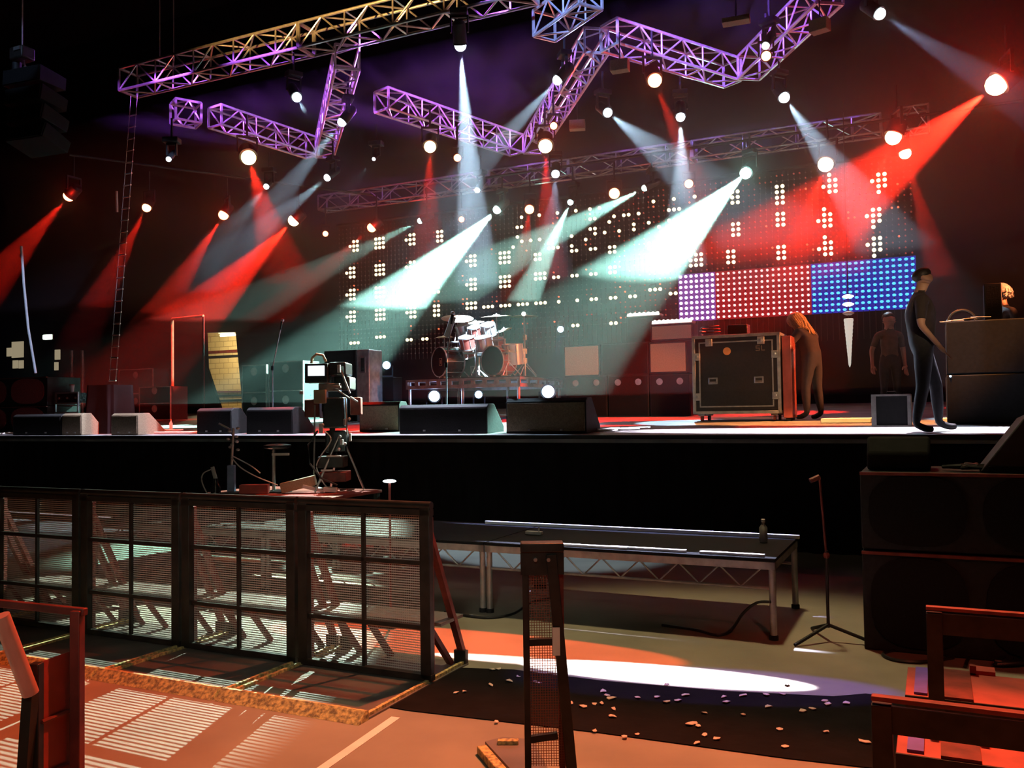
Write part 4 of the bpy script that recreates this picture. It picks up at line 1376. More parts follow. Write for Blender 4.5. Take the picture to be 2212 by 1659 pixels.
v = 1.4
s0, s1 = span(119, 169, v)
t = sthing('amplifier_rack', 'small open rack with bright red and violet edges by the left stack', 'rack', s0, v, DZ(v))
w_ = s1 - s0
zA, zB, zC = Z(144, 893, v) - DZ(v), Z(144, 873, v) - DZ(v), Z(144, 847, v) - DZ(v)
MB().box2((0, 0, 0), (w_, 0.5, zA)).build('lower_case', M['black_cab'], t, 0.01)
MB().box2((0.02, 0.02, zB + 0.02), (w_ - 0.02, 0.5, zC - 0.02)).build('amplifier_unit', M['black_gloss'], t)
mb = MB()
for z in (zA, zB, zC - 0.03):
    mb.box2((0, -0.01, z), (w_, 0.02, z + 0.03))
for x in (0, w_ - 0.025):
    mb.box2((x, -0.01, zA), (x + 0.025, 0.02, zC))
mb.build('rack_frame', M['alu'], t)
for x in (0.1, w_ * 0.5, w_ - 0.1):
    MB().lathe([(0.025, 0), (0.02, 0.02)], (x, 0.018, (zB + zC) / 2), (0, -1, 0), 12).build('knob', M['alu'], t)
t2 = sthing('drink_cup', 'small cup standing on the open rack at the left', 'cup', s0 + 0.25, v + 0.2, DZ(v) + zC + 0.003)
MB().lathe([(0.035, 0), (0.05, 0.14), (0.045, 0.14), (0.03, 0.01)], n=16).build('cup_body', M['paper'], t2)
MB().lathe([(0.052, 0.14), (0.052, 0.16), (0.02, 0.165)], n=16).build('lid', M['red_plate'], t2)
# tall draped case
v = 0.5
s0, s1 = span(177, 240, v)
ztp = Z(205, 832, v) - DZ(v)
mb = MB()
pts = []
N = 48
for k in range(5):
    f = k / 4
    for i in range(N):
        a = 2 * math.pi * i / N
        fl = 1 + (0.07 * math.sin(a * 9) * (1 - f * 0.8))
        c_, s__ = math.cos(a), math.sin(a)
        x = (s1 - s0) / 2 * (1.04 - 0.10 * f) * math.copysign(abs(c_) ** 0.35, c_) * fl
        y = 0.3 * (1.0 - 0.10 * f) * math.copysign(abs(s__) ** 0.35, s__) * fl
        pts.append(((s1 - s0) / 2 + x, 0.3 + y, ztp * f))
fs = []
for k in range(4):
    for i in range(N):
        a, b_ = k * N + i, k * N + (i + 1) % N
        fs.append((a, b_, b_ + N, a + N))
fs += [tuple(range(N - 1, -1, -1)), tuple(range(4 * N, 5 * N))]
mb.add(pts, fs)
tag(mb.build('draped_case', M['drape'], loc=W(s0, v, DZ(v) + 0.003), rz=TH), 'tall case under black cloth at the foot of the wire ladder', 'case')

# wire ladder hanging from the gold truss
v = VF
pt, pb = at_v(290, 205, v), at_v(243, 822, v)
s0 = sv(pt)[0]
t = sthing('wire_ladder', 'long wire rope ladder hanging from the left end of the gold truss', 'ladder', sv(pb)[0], v, pb.z)
dz_ = pt.z - pb.z
ds = s0 - sv(pb)[0]
for k in (-1, 1):
    MB().tube((k * 0.10, 0, 0), (ds + k * 0.10, 0, dz_), 0.006, 6).build('wire', M['alu_dull'], t)
n_ = 24
for i in range(n_):
    f = i / n_
    y_ = 822 - (822 - 255) * i / (n_ - 1)
    z_ = Z(260, y_, v) - pb.z
    MB().tube((ds * z_ / dz_ - 0.11, 0, z_), (ds * z_ / dz_ + 0.11, 0, z_), 0.016, 8).build('rung', M['alu'], t)
# slanting tube at left
a, b_ = at_v(46, 532, 2.0), at_v(77, 806, 2.0)
tag(MB().path([Vector((0, 0, 0)), (b_ - a) * 0.3 + US * -0.06, (b_ - a) * 0.65 + US * -0.08, b_ - a], 0.028, 8).build('slanting_tube', M['white'], loc=a), 'thin bluish tube hanging at a slant over the red-lit stack', 'tube')
a, b_ = at_v(252, 413, 3.2), at_v(253, 458, 3.2)
tag(MB().tube((0, 0, 0), b_ - a, 0.025, 8).build('short_rod', M['white'], loc=a), 'short bright rod hanging left of the wire ladder', 'rod')
spot('left_ice_light', W(-3.0, -0.5, 8.8), at_v(60, 700, 2.0), 3500, (0.45, 0.6, 1.0), 16, 0.4, 0.05)

# hanging hoist cluster and dark line array at the top left
p = at_Y(48, 118, 15)
t = thing('chain_motor', 'dark chain motor with glinting blue hooks hanging at the top left', 'hoist', p, TH)
MB().box((0, 0, 0), (0.34, 0.26, 0.22)).build('motor_body', M['steel'], t, 0.03)
MB().tube((-0.14, 0, 0.0), (-0.14, 0, -0.42), 0.075, 14).build('chain_bag', M['black'], t)
MB().path([(0.05, 0, -0.1), (0.08, 0, -0.22), (0.02, 0, -0.30), (-0.05, 0, -0.24)], 0.02, 8).build('hook', M['alu'], t)
MB().box((0.06, -0.14, 0.05), (0.16, 0.02, 0.06)).build('plate', M['alu'], t)
MB().tube((0, 0, 0.1), (0, 0, 16 - p.z - 0.0), 0.012, 6).build('chain', M['alu_dull'], t)
for i in range(4):
    p = at_Y(62 + i * 3, 170 + i * 42, 15)
    t = thing('array_speaker', ['topmost dark line-array speaker hanging at the left', 'second dark line-array speaker from the top at the left',
                               'third dark line-array speaker from the top at the left', 'lowest dark line-array speaker at the left'][i], 'speaker', p, TH + 0.1, 'hanging line array')
    MB().prism([(-0.15 - 0.0, -0.14), (0.4, -0.11), (0.4, 0.11), (-0.15, 0.14)], 0, -0.42, 0.42).xf(Matrix.Rotation(R(-4 - 5 * i), 4, 'X')).build('cabinet_body', M['void'], t, 0.01)
    MB().box2((-0.40, -0.17, -0.125), (0.40, -0.152, 0.125)).xf(Matrix.Rotation(R(-4 - 5 * i), 4, 'X')).build('front_grille', M['grille_dark'], t)
spot('hoist_glint_light', (-9, 8, 11), at_Y(50, 125, 15), 900, (0.4, 0.6, 1.0), 10, 0.5, 0.05)

# pale gate frame and cases behind, left
v = 6.5
s0, s1 = S(372, v), S(440, v)
zt = Z(400, 687, v) - DZ(v)
tan_dim = mat('dull_tan_paint', (0.20, 0.15, 0.09), 0.8, 0, 0.3, 12)
t = sthing('goal_frame', 'pale tubular frame standing in front of the dark opening', 'frame', s0, v, DZ(v))
MB().tube((0, 0, 0), (0, 0, zt), 0.045, 10).build('upright', tan_dim, t)
MB().tube((0, 0, zt), (s1 - s0, 0, zt + 0.02), 0.035, 10).build('crossbar', tan_dim, t)
MB().tube((s1 - s0, 0, 0), (s1 - s0, 0, zt), 0.03, 10).build('upright', M['black'], t)
for (x0, x1, yt, v, lab, grp) in ((256, 330, 797, 7.5, 'dim grey cabinet left of the pale frame', 'cases at the left rear'),
                                  (300, 368, 835, 6.0, 'low dim cabinet with a pale top edge beside the pale frame', 'cases at the left rear'),
                                  (522, 576, 788, 5.2, 'dark road case with a silver handle, right of the corridor opening', 'cases at the left rear'),
                                  (580, 655, 780, 5.0, 'dark road case behind the microphone stand', 'cases at the left rear')):
    s0, s1 = span(x0, x1, v)
    H = Z((x0 + x1) / 2, yt, v) - DZ(v)
    t = sthing('road_case', lab, 'case', s0, v, DZ(v), grp)
    w_ = s1 - s0
    MB().box2((0.01, 0.01, 0.03), (w_ - 0.01, 0.6, H)).build('panel_body', M['black_cab'], t)
    mb = MB()
    for x in (0, w_ - 0.03):
        mb.box2((x, 0, 0.03), (x + 0.03, 0.03, H))
    for z in (0.03, H * 0.5, H - 0.025):
        mb.box2((0, 0, z), (w_, 0.03, z + 0.025))
    mb.build('edge_profile', M['alu_dull'], t)
    for z in (H * 0.36, H * 0.88):
        MB().lathe([(0.02, -0.004), (0.09, -0.006), (0.10, 0)], (w_ * 0.5, 0.0, z), (0, -1, 0), 18).xf(Matrix.Scale(1, 4)).build('handle_cup', M['alu_dull'], t)
s0, s1 = span(660, 768, 4.6)
cabinet('speaker_cabinet', 'large dark cabinet behind the camera, beside the tall bluish one', 'speaker', 700, 768, 757, 0, 4.6, 0.6)
v = 4.4
s0, s1 = span(771, 798, v)
H = Z(784, 755, v) - DZ(v)
t = sthing('bass_cabinet', 'tall narrow bluish cabinet with a dark slot, left of the drums', 'speaker', s0, v, DZ(v))
w_ = s1 - s0
MB().box2((0, 0, 0), (w_, 0.5, H)).build('cabinet_body', M['alu_dull'], t, 0.02)
MB().box2((w_ * .3, -0.01, H * .68), (w_ * .7, 0.01, H * .90)).build('slot_frame', M['alu'], t)
MB().box2((w_ * .38, -0.014, H * .70), (w_ * .62, -0.008, H * .88)).build('slot', M['black'], t)
spot('blue_side_light', W(-1.5, 1.4, 3.0), W(s0, 4.4, 2.2), 90, (0.4, 0.55, 1.0), 24, 0.5, 0.05)
t = sthing('floor_box', 'small dark box with a pale plate between the bluish cabinet and the riser', 'box', S(815, 5), 5.0, DZ(5))
MB().box2((0, 0, 0), (0.42, 0.35, Z(830, 815, 5) - DZ(5))).build('casing', M['black_cab'], t, 0.01)
MB().box2((0.06, -0.006, 0.25), (0.3, 0.003, 0.36)).build('plate', M['grille'], t)

# bright debris along the left edge of the deck: white cloth and cables
rg = random.Random(11)


def cable(label, pts, r=0.011, m_='cable', name='cable'):
    o = Vector(pts[0])
    # smooth the polyline
    P = [Vector(p) - o for p in pts]
    out = []
    for i in range(len(P) - 1):
        p0, p1, p2, p3 = P[max(i - 1, 0)], P[i], P[i + 1], P[min(i + 2, len(P) - 1)]
        for k in range(6):
            t_ = k / 6
            out.append(0.5 * ((2 * p1) + (-p0 + p2) * t_ + (2 * p0 - 5 * p1 + 4 * p2 - p3) * t_ ** 2 + (-p0 + 3 * p1 - 3 * p2 + p3) * t_ ** 3))
    out.append(P[-1])
    return tag(MB().path(out, r, 6).build(name, M[m_], loc=o), label, 'cable')


def heap(label, s0, v0, n_, rx, ry, z0=None, r=0.012, m_='cable'):
    pts = []
    for i in range(n_):
        v = v0 + rg.uniform(-ry, ry)
        pts.append(W(s0 + rg.uniform(-rx, rx), v, (DZ(v) if z0 is None else z0) + r + rg.uniform(0.003, 0.03)))
    return cable(label, pts, r, m_, 'cable_heap')


heap('tangle of cables lying right of the tan-backed wedge', S(1330, 0.9), 0.9, 16, 0.42, 0.25, r=0.014, m_='white')
heap('red-lit tangle of cables on the deck at the left', S(345, 1.2), 1.2, 14, 0.5, 0.25, r=0.016, m_='paper')
heap('small tangle of cables near the far left wedge', S(12, 0.3), 0.3, 8, 0.2, 0.12, r=0.015, m_='paper')
tag(MB().box2((0, 0, 0), (S(424, .5) - S(297, .5), 0.4, 0.035)).build('pale_cloth', M['paper'], None, 0.01, True, W(S(297, .5), 0.5, DZ(.5) + .003), TH), 'flat pale cloth glowing on the deck between two left wedges', 'cloth')
t = sthing('bottle', 'tiny water bottle standing on the deck by the pale cloth', 'bottle', S(342, 1.0), 1.3, DZ(1.3))
MB().lathe([(0.03, 0), (0.032, 0.15), (0.012, 0.19), (0.012, 0.21)], n=14).build('bottle_body', M['white'], t)
MB().lathe([(0.014, 0.21), (0.014, 0.23)], n=12).build('cap', M['orange'], t)


# ------------------------------------------------------------------ microphone stands
def mic_stand(label, foot, head, boom=None, r=0.012, rz=0.0):
    foot, head = Vector(foot), Vector(head)
    t = thing('microphone_stand', label, 'microphone stand', foot, 0)
    MB().lathe([(0.13, 0), (0.13, 0.018), (0.03, 0.03), (0.02, 0.05)], n=20).build('round_base', M['steel'], t)
    top = Vector((0, 0, (head - foot).z * 0.62))
    MB().tube((0, 0, 0.03), top, r, 8).build('pole', M['alu'], t)
    MB().tube(top - Vector((0, 0, 0.04)), top + Vector((0, 0, 0.04)), r * 2, 10).build('clutch', M['black_gloss'], t)
    d = head - foot
    MB().tube(top, d, r * 0.8, 8).build('boom', M['alu'], t)
    dd = (d - top).normalized()
    mc = MB().tube(d, d + dd * 0.15, 0.016, 12, 0.024).build('microphone', M['black_gloss'], t)
    MB().ball(d + dd * 0.17, 0.032, 12).build('mic_head', M['chrome'], mc)
    return t


v = 1.4
mic_stand('tall microphone stand left of the camera, leaning boom', W(S(589, v), v, DZ(v) + .003), at_v(606, 712, v))
v = 0.9
mic_stand('microphone stand in front of the left side of the drum kit', W(S(965, v), v, DZ(v) + .003), at_v(975, 700, v))
t = tag(MB().box((0, 0, 0), (0.10, 0.03, 0.34)).xf(Matrix.Rotation(R(22), 4, 'Y')).build('towel', M['white'], None, 0.01, loc=at_v(972, 706, v + .04), rz=TH), 'white towel hanging over the top of the drum-side microphone stand', 'towel')

# ------------------------------------------------------------------ drum riser and kit
v = 4.6
s0, s1 = S(877, v), S(1124, v)
zt = Z(1000, 815, v)
zb_ = Z(1000, 836, v)
Lr = s1 - s0
Hr = zt - DZ(v)
t = sthing('drum_riser', 'long aluminium-framed drum riser on short legs', 'riser', s0, v, DZ(v))
D = 2.2
hh = zt - zb_
MB().box2((0, 0, Hr - 0.02), (Lr, D, Hr)).build('platform', M['black'], t)
for y, nm in ((0, 'front_rail'), (D - 0.04, 'rear_rail')):
    mb = MB()
    mb.box2((0, y, Hr - 0.07), (Lr, y + 0.04, Hr - 0.02)).box2((0, y, Hr - hh - 0.02), (Lr, y + 0.04, Hr - hh + 0.05))
    for i in range(11):
        x = Lr * i / 10
        w2 = 0.05 if i in (0, 10) else 0.045
        mb.box2((max(0, x - w2), y, Hr - hh), (min(Lr, x + w2), y + 0.04, Hr - 0.03))
    mb.build(nm, M['alu_dull'], t)
for x, nm in ((0, 'side_rail'), (Lr - 0.04, 'side_rail')):
    mb = MB()
    mb.box2((x, 0, Hr - 0.07), (x + 0.04, D, Hr - 0.02)).box2((x, 0, Hr - hh - 0.02), (x + 0.04, D, Hr - hh + 0.05))
    for i in range(6):
        mb.box2((x, D * i / 5 - (0.04 if i else 0), Hr - hh), (x + 0.04, D * i / 5 + (0.04 if i < 5 else 0), Hr - 0.03))
    mb.build(nm, M['alu'], t)
for x in (0.06, Lr * 0.5, Lr - 0.06):
    for y in (0.06, D - 0.06):
        MB().tube((x, y, 0), (x, y, Hr - 0.05), 0.03, 10).build('leg', M['alu_dull'], t)
zr = zt + 0.004


def dpos(px, py, dv):            # a point over the riser
    p = at_v(px, py, v + dv)
    return p


def drum(name, label, c, r_, h_, axis, shell='wood_red', head='white', legs=False):
    t = thing(name, label, 'drum', c, TH, 'drums of the kit')
    axis = Vector(axis).normalized()
    MB().lathe([(r_, -h_ / 2), (r_, h_ / 2), (r_ * 0.97, h_ / 2), (r_ * 0.97, -h_ / 2)], (0, 0, 0), axis, 28).build('shell', M[shell], t)
    for k in (-1, 1):
        MB().lathe([(r_ * 0.97, -0.004), (r_ * 0.97, 0.004)], axis * (k * h_ / 2), axis, 28).build('drum_head', M[head if k == 1 else 'white'], t)
        MB().lathe([(r_ * 1.0, -0.015), (r_ * 1.04, -0.015), (r_ * 1.04, 0.015), (r_ * 1.0, 0.015), (r_ * 1.0, -0.015)], axis * (k * h_ / 2), axis, 28, 0, False).build('hoop', M['chrome'], t)
    rot = axis.to_track_quat('Z', 'Y').to_matrix()
    for i in range(8):
        a = 2 * math.pi * i / 8
        o_ = rot @ Vector((math.cos(a) * (r_ + 0.012), math.sin(a) * (r_ + 0.012), 0))
        MB().tube(o_ - axis * h_ * 0.48, o_ + axis * h_ * 0.48, 0.007, 6).build('tension_rod', M['chrome'], t)
    if legs:
        for i in range(3):
            a = 2 * math.pi * i / 3 + 0.4
            x, y = math.cos(a) * (r_ + 0.02), math.sin(a) * (r_ + 0.02)
            MB().tube((x, y, h_ * 0.2), (x * 1.08, y * 1.08, -(c.z - zr)), 0.009, 8).build('leg', M['chrome'], t)
    return t


def cymbal(label, px, py, dv, r_, tilt=0.15, tz=0.0, group='cymbals of the kit'):
    p = dpos(px, py, dv)
    t = thing('cymbal_stand', label, 'cymbal', (p.x, p.y, zr), TH, group)
    h_ = p.z - zr
    MB().lathe([(0.012, 0.03), (r_ * 0.2, 0.025), (r_ * 0.24, 0.008), (r_ * 0.7, -0.002), (r_, -0.02), (r_ * 0.7, -0.006), (r_ * .2, 0.0), (0.012, 0.0)], (0, 0, 0), (0, 0, 1), 32).xf(
        Matrix.Translation((0, 0, h_)) @ Matrix.Rotation(tilt, 4, 'X') @ Matrix.Rotation(tz, 4, 'Y')).build('cymbal', M['cymbal'], t)
    MB().tube((0, 0, 0.25), (0, 0, h_ + 0.05), 0.011, 8).build('pole', M['chrome'], t)
    for i in range(3):
        a = 2 * math.pi * i / 3 + 0.5
        MB().tube((0, 0, 0.28), (math.cos(a) * 0.24, math.sin(a) * 0.24, 0.012), 0.009, 6).build('leg', M['chrome'], t)
    return t


pb = dpos(960, 790, 0.25)
bd = drum('bass_drum', 'left bass drum of the kit with a dark front and a small square mark', Vector((dpos(968, 780, .3).x, dpos(968, 780, .3).y, zr + 0.33)), 0.30, 0.42, (-0.55, -1, 0), 'black_gloss', 'void')
ax_ = Vector((-0.55, -1, 0)).normalized()
rt_ = ax_.to_track_quat('Z', 'Y').to_matrix().to_4x4()
mb = MB()
for (x_, y_, w_, h_) in ((0.0, 0.07, 0.11, 0.012), (0.0, -0.07, 0.11, 0.012), (-0.05, 0.0, 0.012, 0.15), (0.05, 0.0, 0.012, 0.15), (0.0, 0.0, 0.02, 0.08)):
    mb.box((x_ + 0.06, y_, 0.218), (w_, h_, 0.006))
mb.xf(rt_).build('square_mark', M['grille_tan'], bd, smooth=False)
pb = dpos(1078, 780, 0.3)
drum('bass_drum', 'right bass drum of the kit with a red shell', Vector((pb.x, pb.y, zr + 0.31)), 0.29, 0.42, (-0.25, -1, 0), 'wood_red', 'void')
for i, (px, py, dv, r_, h_, ax, lab, lg) in enumerate((
        (1000, 712, 0.55, 0.13, 0.2, (0, -0.5, 1), 'small tom at the upper left of the kit', False),
        (1026, 716, 0.50, 0.14, 0.2, (0, -0.5, 1), 'second small tom beside the upper left one', False),
        (1055, 712, 0.55, 0.15, 0.22, (0, -0.5, 1), 'tom in the upper middle of the kit', False),
        (1010, 740, 0.35, 0.17, 0.24, (0, -0.4, 1), 'white-headed tom left of the kit centre', False),
        (1046, 742, 0.30, 0.17, 0.24, (0, -0.4, 1), 'white-headed tom at the kit centre', False),
        (1004, 764, 0.9, 0.2, 0.15, (0, -0.3, 1), 'bright snare drum low on the left', True),
        (1108, 765, 0.4, 0.21, 0.38, (0, -0.15, 1), 'floor tom at the right end of the kit', True),
        (1070, 748, 0.9, 0.19, 0.36, (0, -0.15, 1), 'floor tom behind the right bass drum', True))):
    p = dpos(px, py, dv)
    drum('tom_drum' if i != 5 else 'snare_drum', lab, p, r_, h_, ax, 'wood_red' if i % 2 else 'chrome', 'white', lg)
for (px, py, dv, r_, tl, tz, lab) in ((988, 686, 0.5, 0.34, 0.30, 0.18, 'large tilted crash cymbal at the upper left of the kit'),
                                      (1072, 682, 0.9, 0.33, 0.10, 0.0, 'wide flat cymbal over the kit centre'),
                                      (1026, 695, 1.1, 0.20, 0.25, 0.0, 'small bright splash cymbal behind the toms'),
                                      (1132, 682, 1.2, 0.30, 0.03, 0.0, 'thin reddish cymbal at the right end of the kit'),
                                      (1088, 712, 0.7, 0.18, 0.3, -0.2, 'small tilted cymbal right of the toms'),
                                      (960, 727, 0.9, 0.20, 0.05, 0.0, 'low hi-hat cymbal at the left of the kit'),
                                      (1098, 760, 0.1, 0.17, 0.05, 0.0, 'low bright hi-hat in front of the floor tom')):
    cymbal(lab, px, py, dv, r_, tl, tz)
# chrome rack
a, c_ = dpos(968, 740, 0.35), dpos(1090, 733, 0.35)
t = thing('drum_rack', 'chrome tube rack that carries the toms', 'rack', (a.x, a.y, zr), TH)
Lk = (c_ - a).length
hk = a.z - zr
MB().tube((0, 0, hk), (Lk, 0, hk), 0.022, 12).build('crossbar', M['chrome'], t)
MB().tube((0.1, 0.25, hk - 0.22), (Lk - 0.1, 0.25, hk - 0.22), 0.02, 12).build('crossbar', M['chrome'], t)
for x in (0, Lk * 0.5, Lk):
    u = MB().tube((x, 0, 0.0), (x, 0, hk + 0.02), 0.02, 10).build('upright', M['chrome'], t)
    MB().tube((x, -0.2, 0.02), (x, 0.25, 0.02), 0.016, 8).build('foot', M['chrome'], u)
for i in range(5):
    x = Lk * (0.12 + i * 0.19)
    MB().tube((x, 0, hk), (x, 0.06, hk + 0.2), 0.012, 8).build('tom_arm', M['chrome'], t)
p = dpos(1035, 812, 1.3)
t = thing('drum_stool', 'low round drum stool behind the kit', 'stool', (p.x, p.y, zr), TH)
MB().lathe([(0.15, 0.48), (0.17, 0.5), (0.17, 0.55), (0.12, 0.58)], n=20).build('seat', M['black'], t)
MB().tube((0, 0, 0.05), (0, 0, 0.48), 0.02, 8).build('post', M['chrome'], t)
for i in range(3):
    a_ = i * 2.09
    MB().tube((0, 0, 0.2), (math.cos(a_) * 0.25, math.sin(a_) * 0.25, 0.012), 0.012, 6).build('leg', M['chrome'], t)
for (x, y, dv, lab) in ((1022, 805, 0.15, 'left foot pedal on the riser'), (1062, 806, 0.15, 'right foot pedal on the riser')):
    p = dpos(x, y, dv)
    t = thing('foot_pedal', lab, 'pedal', (p.x, p.y, zr), TH, 'foot pedals')
    MB().box2((-0.05, 0.0, 0.0), (0.05, 0.28, 0.012)).build('base_plate', M['chrome'], t)
    MB().prism([(0.02, 0.015), (0.26, 0.015), (0.26, 0.03), (0.02, 0.09)], 0, -0.035, 0.035).build('footboard', M['chrome'], t)
    MB().path([(-0.06, 0.02, 0), (-0.06, 0.02, 0.22), (0.06, 0.02, 0.22), (0.06, 0.02, 0)], 0.01, 6).build('hoop_frame', M['chrome'], t)
# tall shiny stand right of the kit
v2 = 5.2
p = at_v(1135, 678, v2)
t = thing('lamp_stand', 'tall thin stand with a small round white lamp right of the kit', 'stand', W(S(1135, v2), v2, DZ(v2) if S(1135, v2) > s1 else zr), TH)
hz_ = p.z - t.location.z
MB().tube((0, 0, 0.0), (0, 0, hz_), 0.02, 8).build('pole', M['alu'], t)
for z in (hz_ * 0.25, hz_ * 0.4, hz_ * 0.62):
    MB().box((0.02, -0.02, z), (0.07, 0.06, 0.11)).build('clamp', M['cymbal'], t, 0.01)
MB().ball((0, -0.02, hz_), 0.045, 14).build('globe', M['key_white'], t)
for i in range(3):
    a_ = i * 2.09
    MB().tube((0, 0, 0.3), (math.cos(a_) * 0.25, math.sin(a_) * 0.25, 0.012), 0.012, 6).build('leg', M['alu'], t)
# ------------------------------------------------------------------ the pit: decking, barricades, camera
VBR = -6.06                     # line of the barricade
SEC = 1.06


def barricade(label, s1, mirror=False, end=False):
    """crowd barrier section: local x runs left from its right end, y upstage"""
    w_ = SEC
    H = 1.15
    t = sthing('crowd_barrier', label, 'barrier', s1 - w_, VBR, 0.0, 'row of crowd barriers with punched mesh')
    pw = 0.075
    for x in (0.004, w_ - pw - 0.004):
        MB().box2((x, -0.02, 0.03), (x + pw, 0.03, H - 0.03)).build('post', M['steel'], t, 0.004)
    MB().tube((0.0, 0.005, H - 0.022), (w_, 0.005, H - 0.022), 0.027, 12).build('top_rail', M['steel'], t)
    MB().box2((0, -0.02, H - 0.085), (w_, 0.03, H - 0.045)).build('upper_rail', M['steel'], t)
    MB().box2((0, -0.02, 0.022), (w_, 0.03, 0.06)).build('bottom_rail', M['steel'], t)
    for z in (0.335, 0.745):
        MB().box2((pw, 0.0, z), (w_ - pw, 0.022, z + 0.028)).build('cross_rail', M['steel'], t)
    MB().box2((w_ / 2 - 0.012, 0.0, 0.06), (w_ / 2 + 0.012, 0.022, H - 0.08)).build('centre_bar', M['steel'], t)
    mb = MB()
    mb.add([(pw, 0.03, 0.06), (w_ - pw, 0.03, 0.06), (w_ - pw, 0.03, H - 0.08), (pw, 0.03, H - 0.08)], [(0, 1, 2, 3)])
    mb.build('mesh_panel', M['mesh'], t, smooth=False)
    # footplate towards the audience with ribs and a yellow ramp lip
    MB().box2((0.004, -0.72, 0.002), (w_ - 0.004, 0.48, 0.012)).build('footplate', M['tread'], t)
    MB().prism([(-0.80, 0.001), (-0.70, 0.001), (-0.70, 0.055), (-0.73, 0.06)], 0, 0.002, w_ - 0.002).build('ramp_lip', M['yellow'], t)
    for x in (0.016, w_ - 0.03):
        MB().box2((x - 0.012, -0.72, 0.0125), (x + 0.012, 0.48, 0.03)).build('edge_rib', M['yellow'], t)
    # step on the stage side
    MB().box2((0.03, 0.16, 0.325), (w_ - 0.03, 0.46, 0.345)).build('step', M['tread'], t)
    for x in (0.16, 0.42, w_ - 0.16):
        MB().bar((x, 0.20, 0.32), (x + 0.06, 0.40, 0.02), 0.05, 0.03).build('step_strut', M['steel_red'], t)
    for x in (0.05, w_ - 0.05):
        MB().bar((x, 0.03, H - 0.15), (x, 0.47, 0.09), 0.045, 0.035).build('brace', M['steel_red'], t)
        MB().box2((x - 0.045, 0.44, 0.0125), (x + 0.045, 0.478, 0.10)).build('brace_foot', M['steel'], t)
        MB().box2((x - 0.03, 0.03, 0.06), (x + 0.03, 0.06, H - 0.1)).build('rear_post', M['steel_red'], t)
    return t


SR = sv(at_z(944, 1474, 0))[0]
blabs = ['crowd barrier section at the right end of the row, nearest the centre', 'second crowd barrier section from the right end of the row',
         'third crowd barrier section from the right, left of the camera', 'fourth crowd barrier section, behind the near red-lit post',
         'leftmost visible crowd barrier section, cut by the picture edge']
for i in range(5):
    barricade(blabs[i], SR - i * (SEC + 0.02))

# black mat with litter
A = [at_z(x, y, 0) for x, y in ((905, 1441), (1110, 1448), (1300, 1472), (1560, 1494), (1800, 1506), (1870, 1500), (2300, 1560), (2400, 1720), (1700, 1640), (1300, 1585), (880, 1536), (800, 1522))]
mb = MB()
n_ = len(A)
mb.add([Vector((p.x, p.y, 0.001)) for p in A] + [Vector((p.x, p.y, 0.006)) for p in A],
       [tuple(range(n_ - 1, -1, -1)), tuple(range(n_, 2 * n_))] + [(i, (i + 1) % n_, n_ + (i + 1) % n_, n_ + i) for i in range(n_)])
tag(mb.build('floor_mat', M['black_mat'], smooth=False), 'black mat on the floor littered with paper scraps', 'mat')
rg = random.Random(21)
scr_px = [(985, 1497), (1003, 1495), (1065, 1447), (1100, 1472), (1120, 1463), (1160, 1475), (1303, 1494), (1312, 1503), (1320, 1509), (1232, 1520), (1300, 1520), (1326, 1532), (1322, 1549),
          (1378, 1508), (1420, 1507), (1440, 1517), (1480, 1502), (1465, 1514), (1520, 1541), (1563, 1506), (1570, 1517), (1605, 1503), (1690, 1500), (1500, 1563), (1490, 1566), (1508, 1570), (1523, 1588),
          (1548, 1597), (1505, 1607), (1660, 1527), (1733, 1537), (1683, 1576), (1785, 1582), (1695, 1614), (1284, 1580), (1350, 1592), (1285, 1522), (1700, 1478), (1605, 1545), (1782, 1515), (1788, 1522), (1828, 1520),
          (1868, 1603), (1072, 1560), (1077, 1446), (1060, 1480), (1755, 1532), (1655, 1502), (1440, 1480), (1260, 1527), (1376, 1587)]
base = None
spots = ['near the strip of light', 'in the middle of the mat', 'near the front edge of the mat']
for i, (x, y) in enumerate(scr_px):
    p = at_z(x, y, 0.008)
    w1, w2 = rg.uniform(0.018, 0.036), rg.uniform(0.014, 0.026)
    mb = MB()
    pts = []
    for k in range(6):
        a = 2 * math.pi * k / 6
        rr = rg.uniform(0.6, 1.1)
        pts.append((math.cos(a) * w1 * rr, math.sin(a) * w2 * rr, rg.uniform(0.0, 0.008)))
    mb.add(pts + [(q[0], q[1], q[2] + 0.003) for q in pts], [(5, 4, 3, 2, 1, 0), (6, 7, 8, 9, 10, 11)] + [(k, (k + 1) % 6, 6 + (k + 1) % 6, 6 + k) for k in range(6)])
    o = mb.build('paper_scrap', M['litter'], loc=p, rz=rg.uniform(0, 6))
    z_ = 0 if y < 1520 else (1 if y < 1560 else 2)
    tag(o, 'torn paper scrap on the black mat ' + spots[z_], 'litter', 'paper scraps ' + spots[z_])
# pale flat strip on the floor
a, b_ = at_z(855, 1550, 0), at_z(640, 1700, 0)
d = (b_ - a).normalized()
nn = Vector((-d.y, d.x, 0)) * 0.028
mb = MB()
mb.add([a + nn + Vector((0, 0, .001)), a - nn + Vector((0, 0, .001)), b_ - nn + Vector((0, 0, .001)), b_ + nn + Vector((0, 0, .001)), a + nn + Vector((0, 0, .003)), a - nn + Vector((0, 0, .003)), b_ - nn + Vector((0, 0, .003)), b_ + nn + Vector((0, 0, .003))],
       [(3, 2, 1, 0), (4, 5, 6, 7), (0, 1, 5, 4), (1, 2, 6, 5), (2, 3, 7, 6), (3, 0, 4, 7)])
tag(mb.build('floor_line', M['paper'], smooth=False), 'pale line on the red-lit floor right of the barriers', 'tape')

# ------------------------------------------------------------------ low deck in the pit
sr = sv(at_z(1665, 1380, 0))[0] + 0.05
Hd = 0.60
VF0 = -4.16
deck_len = 2.42


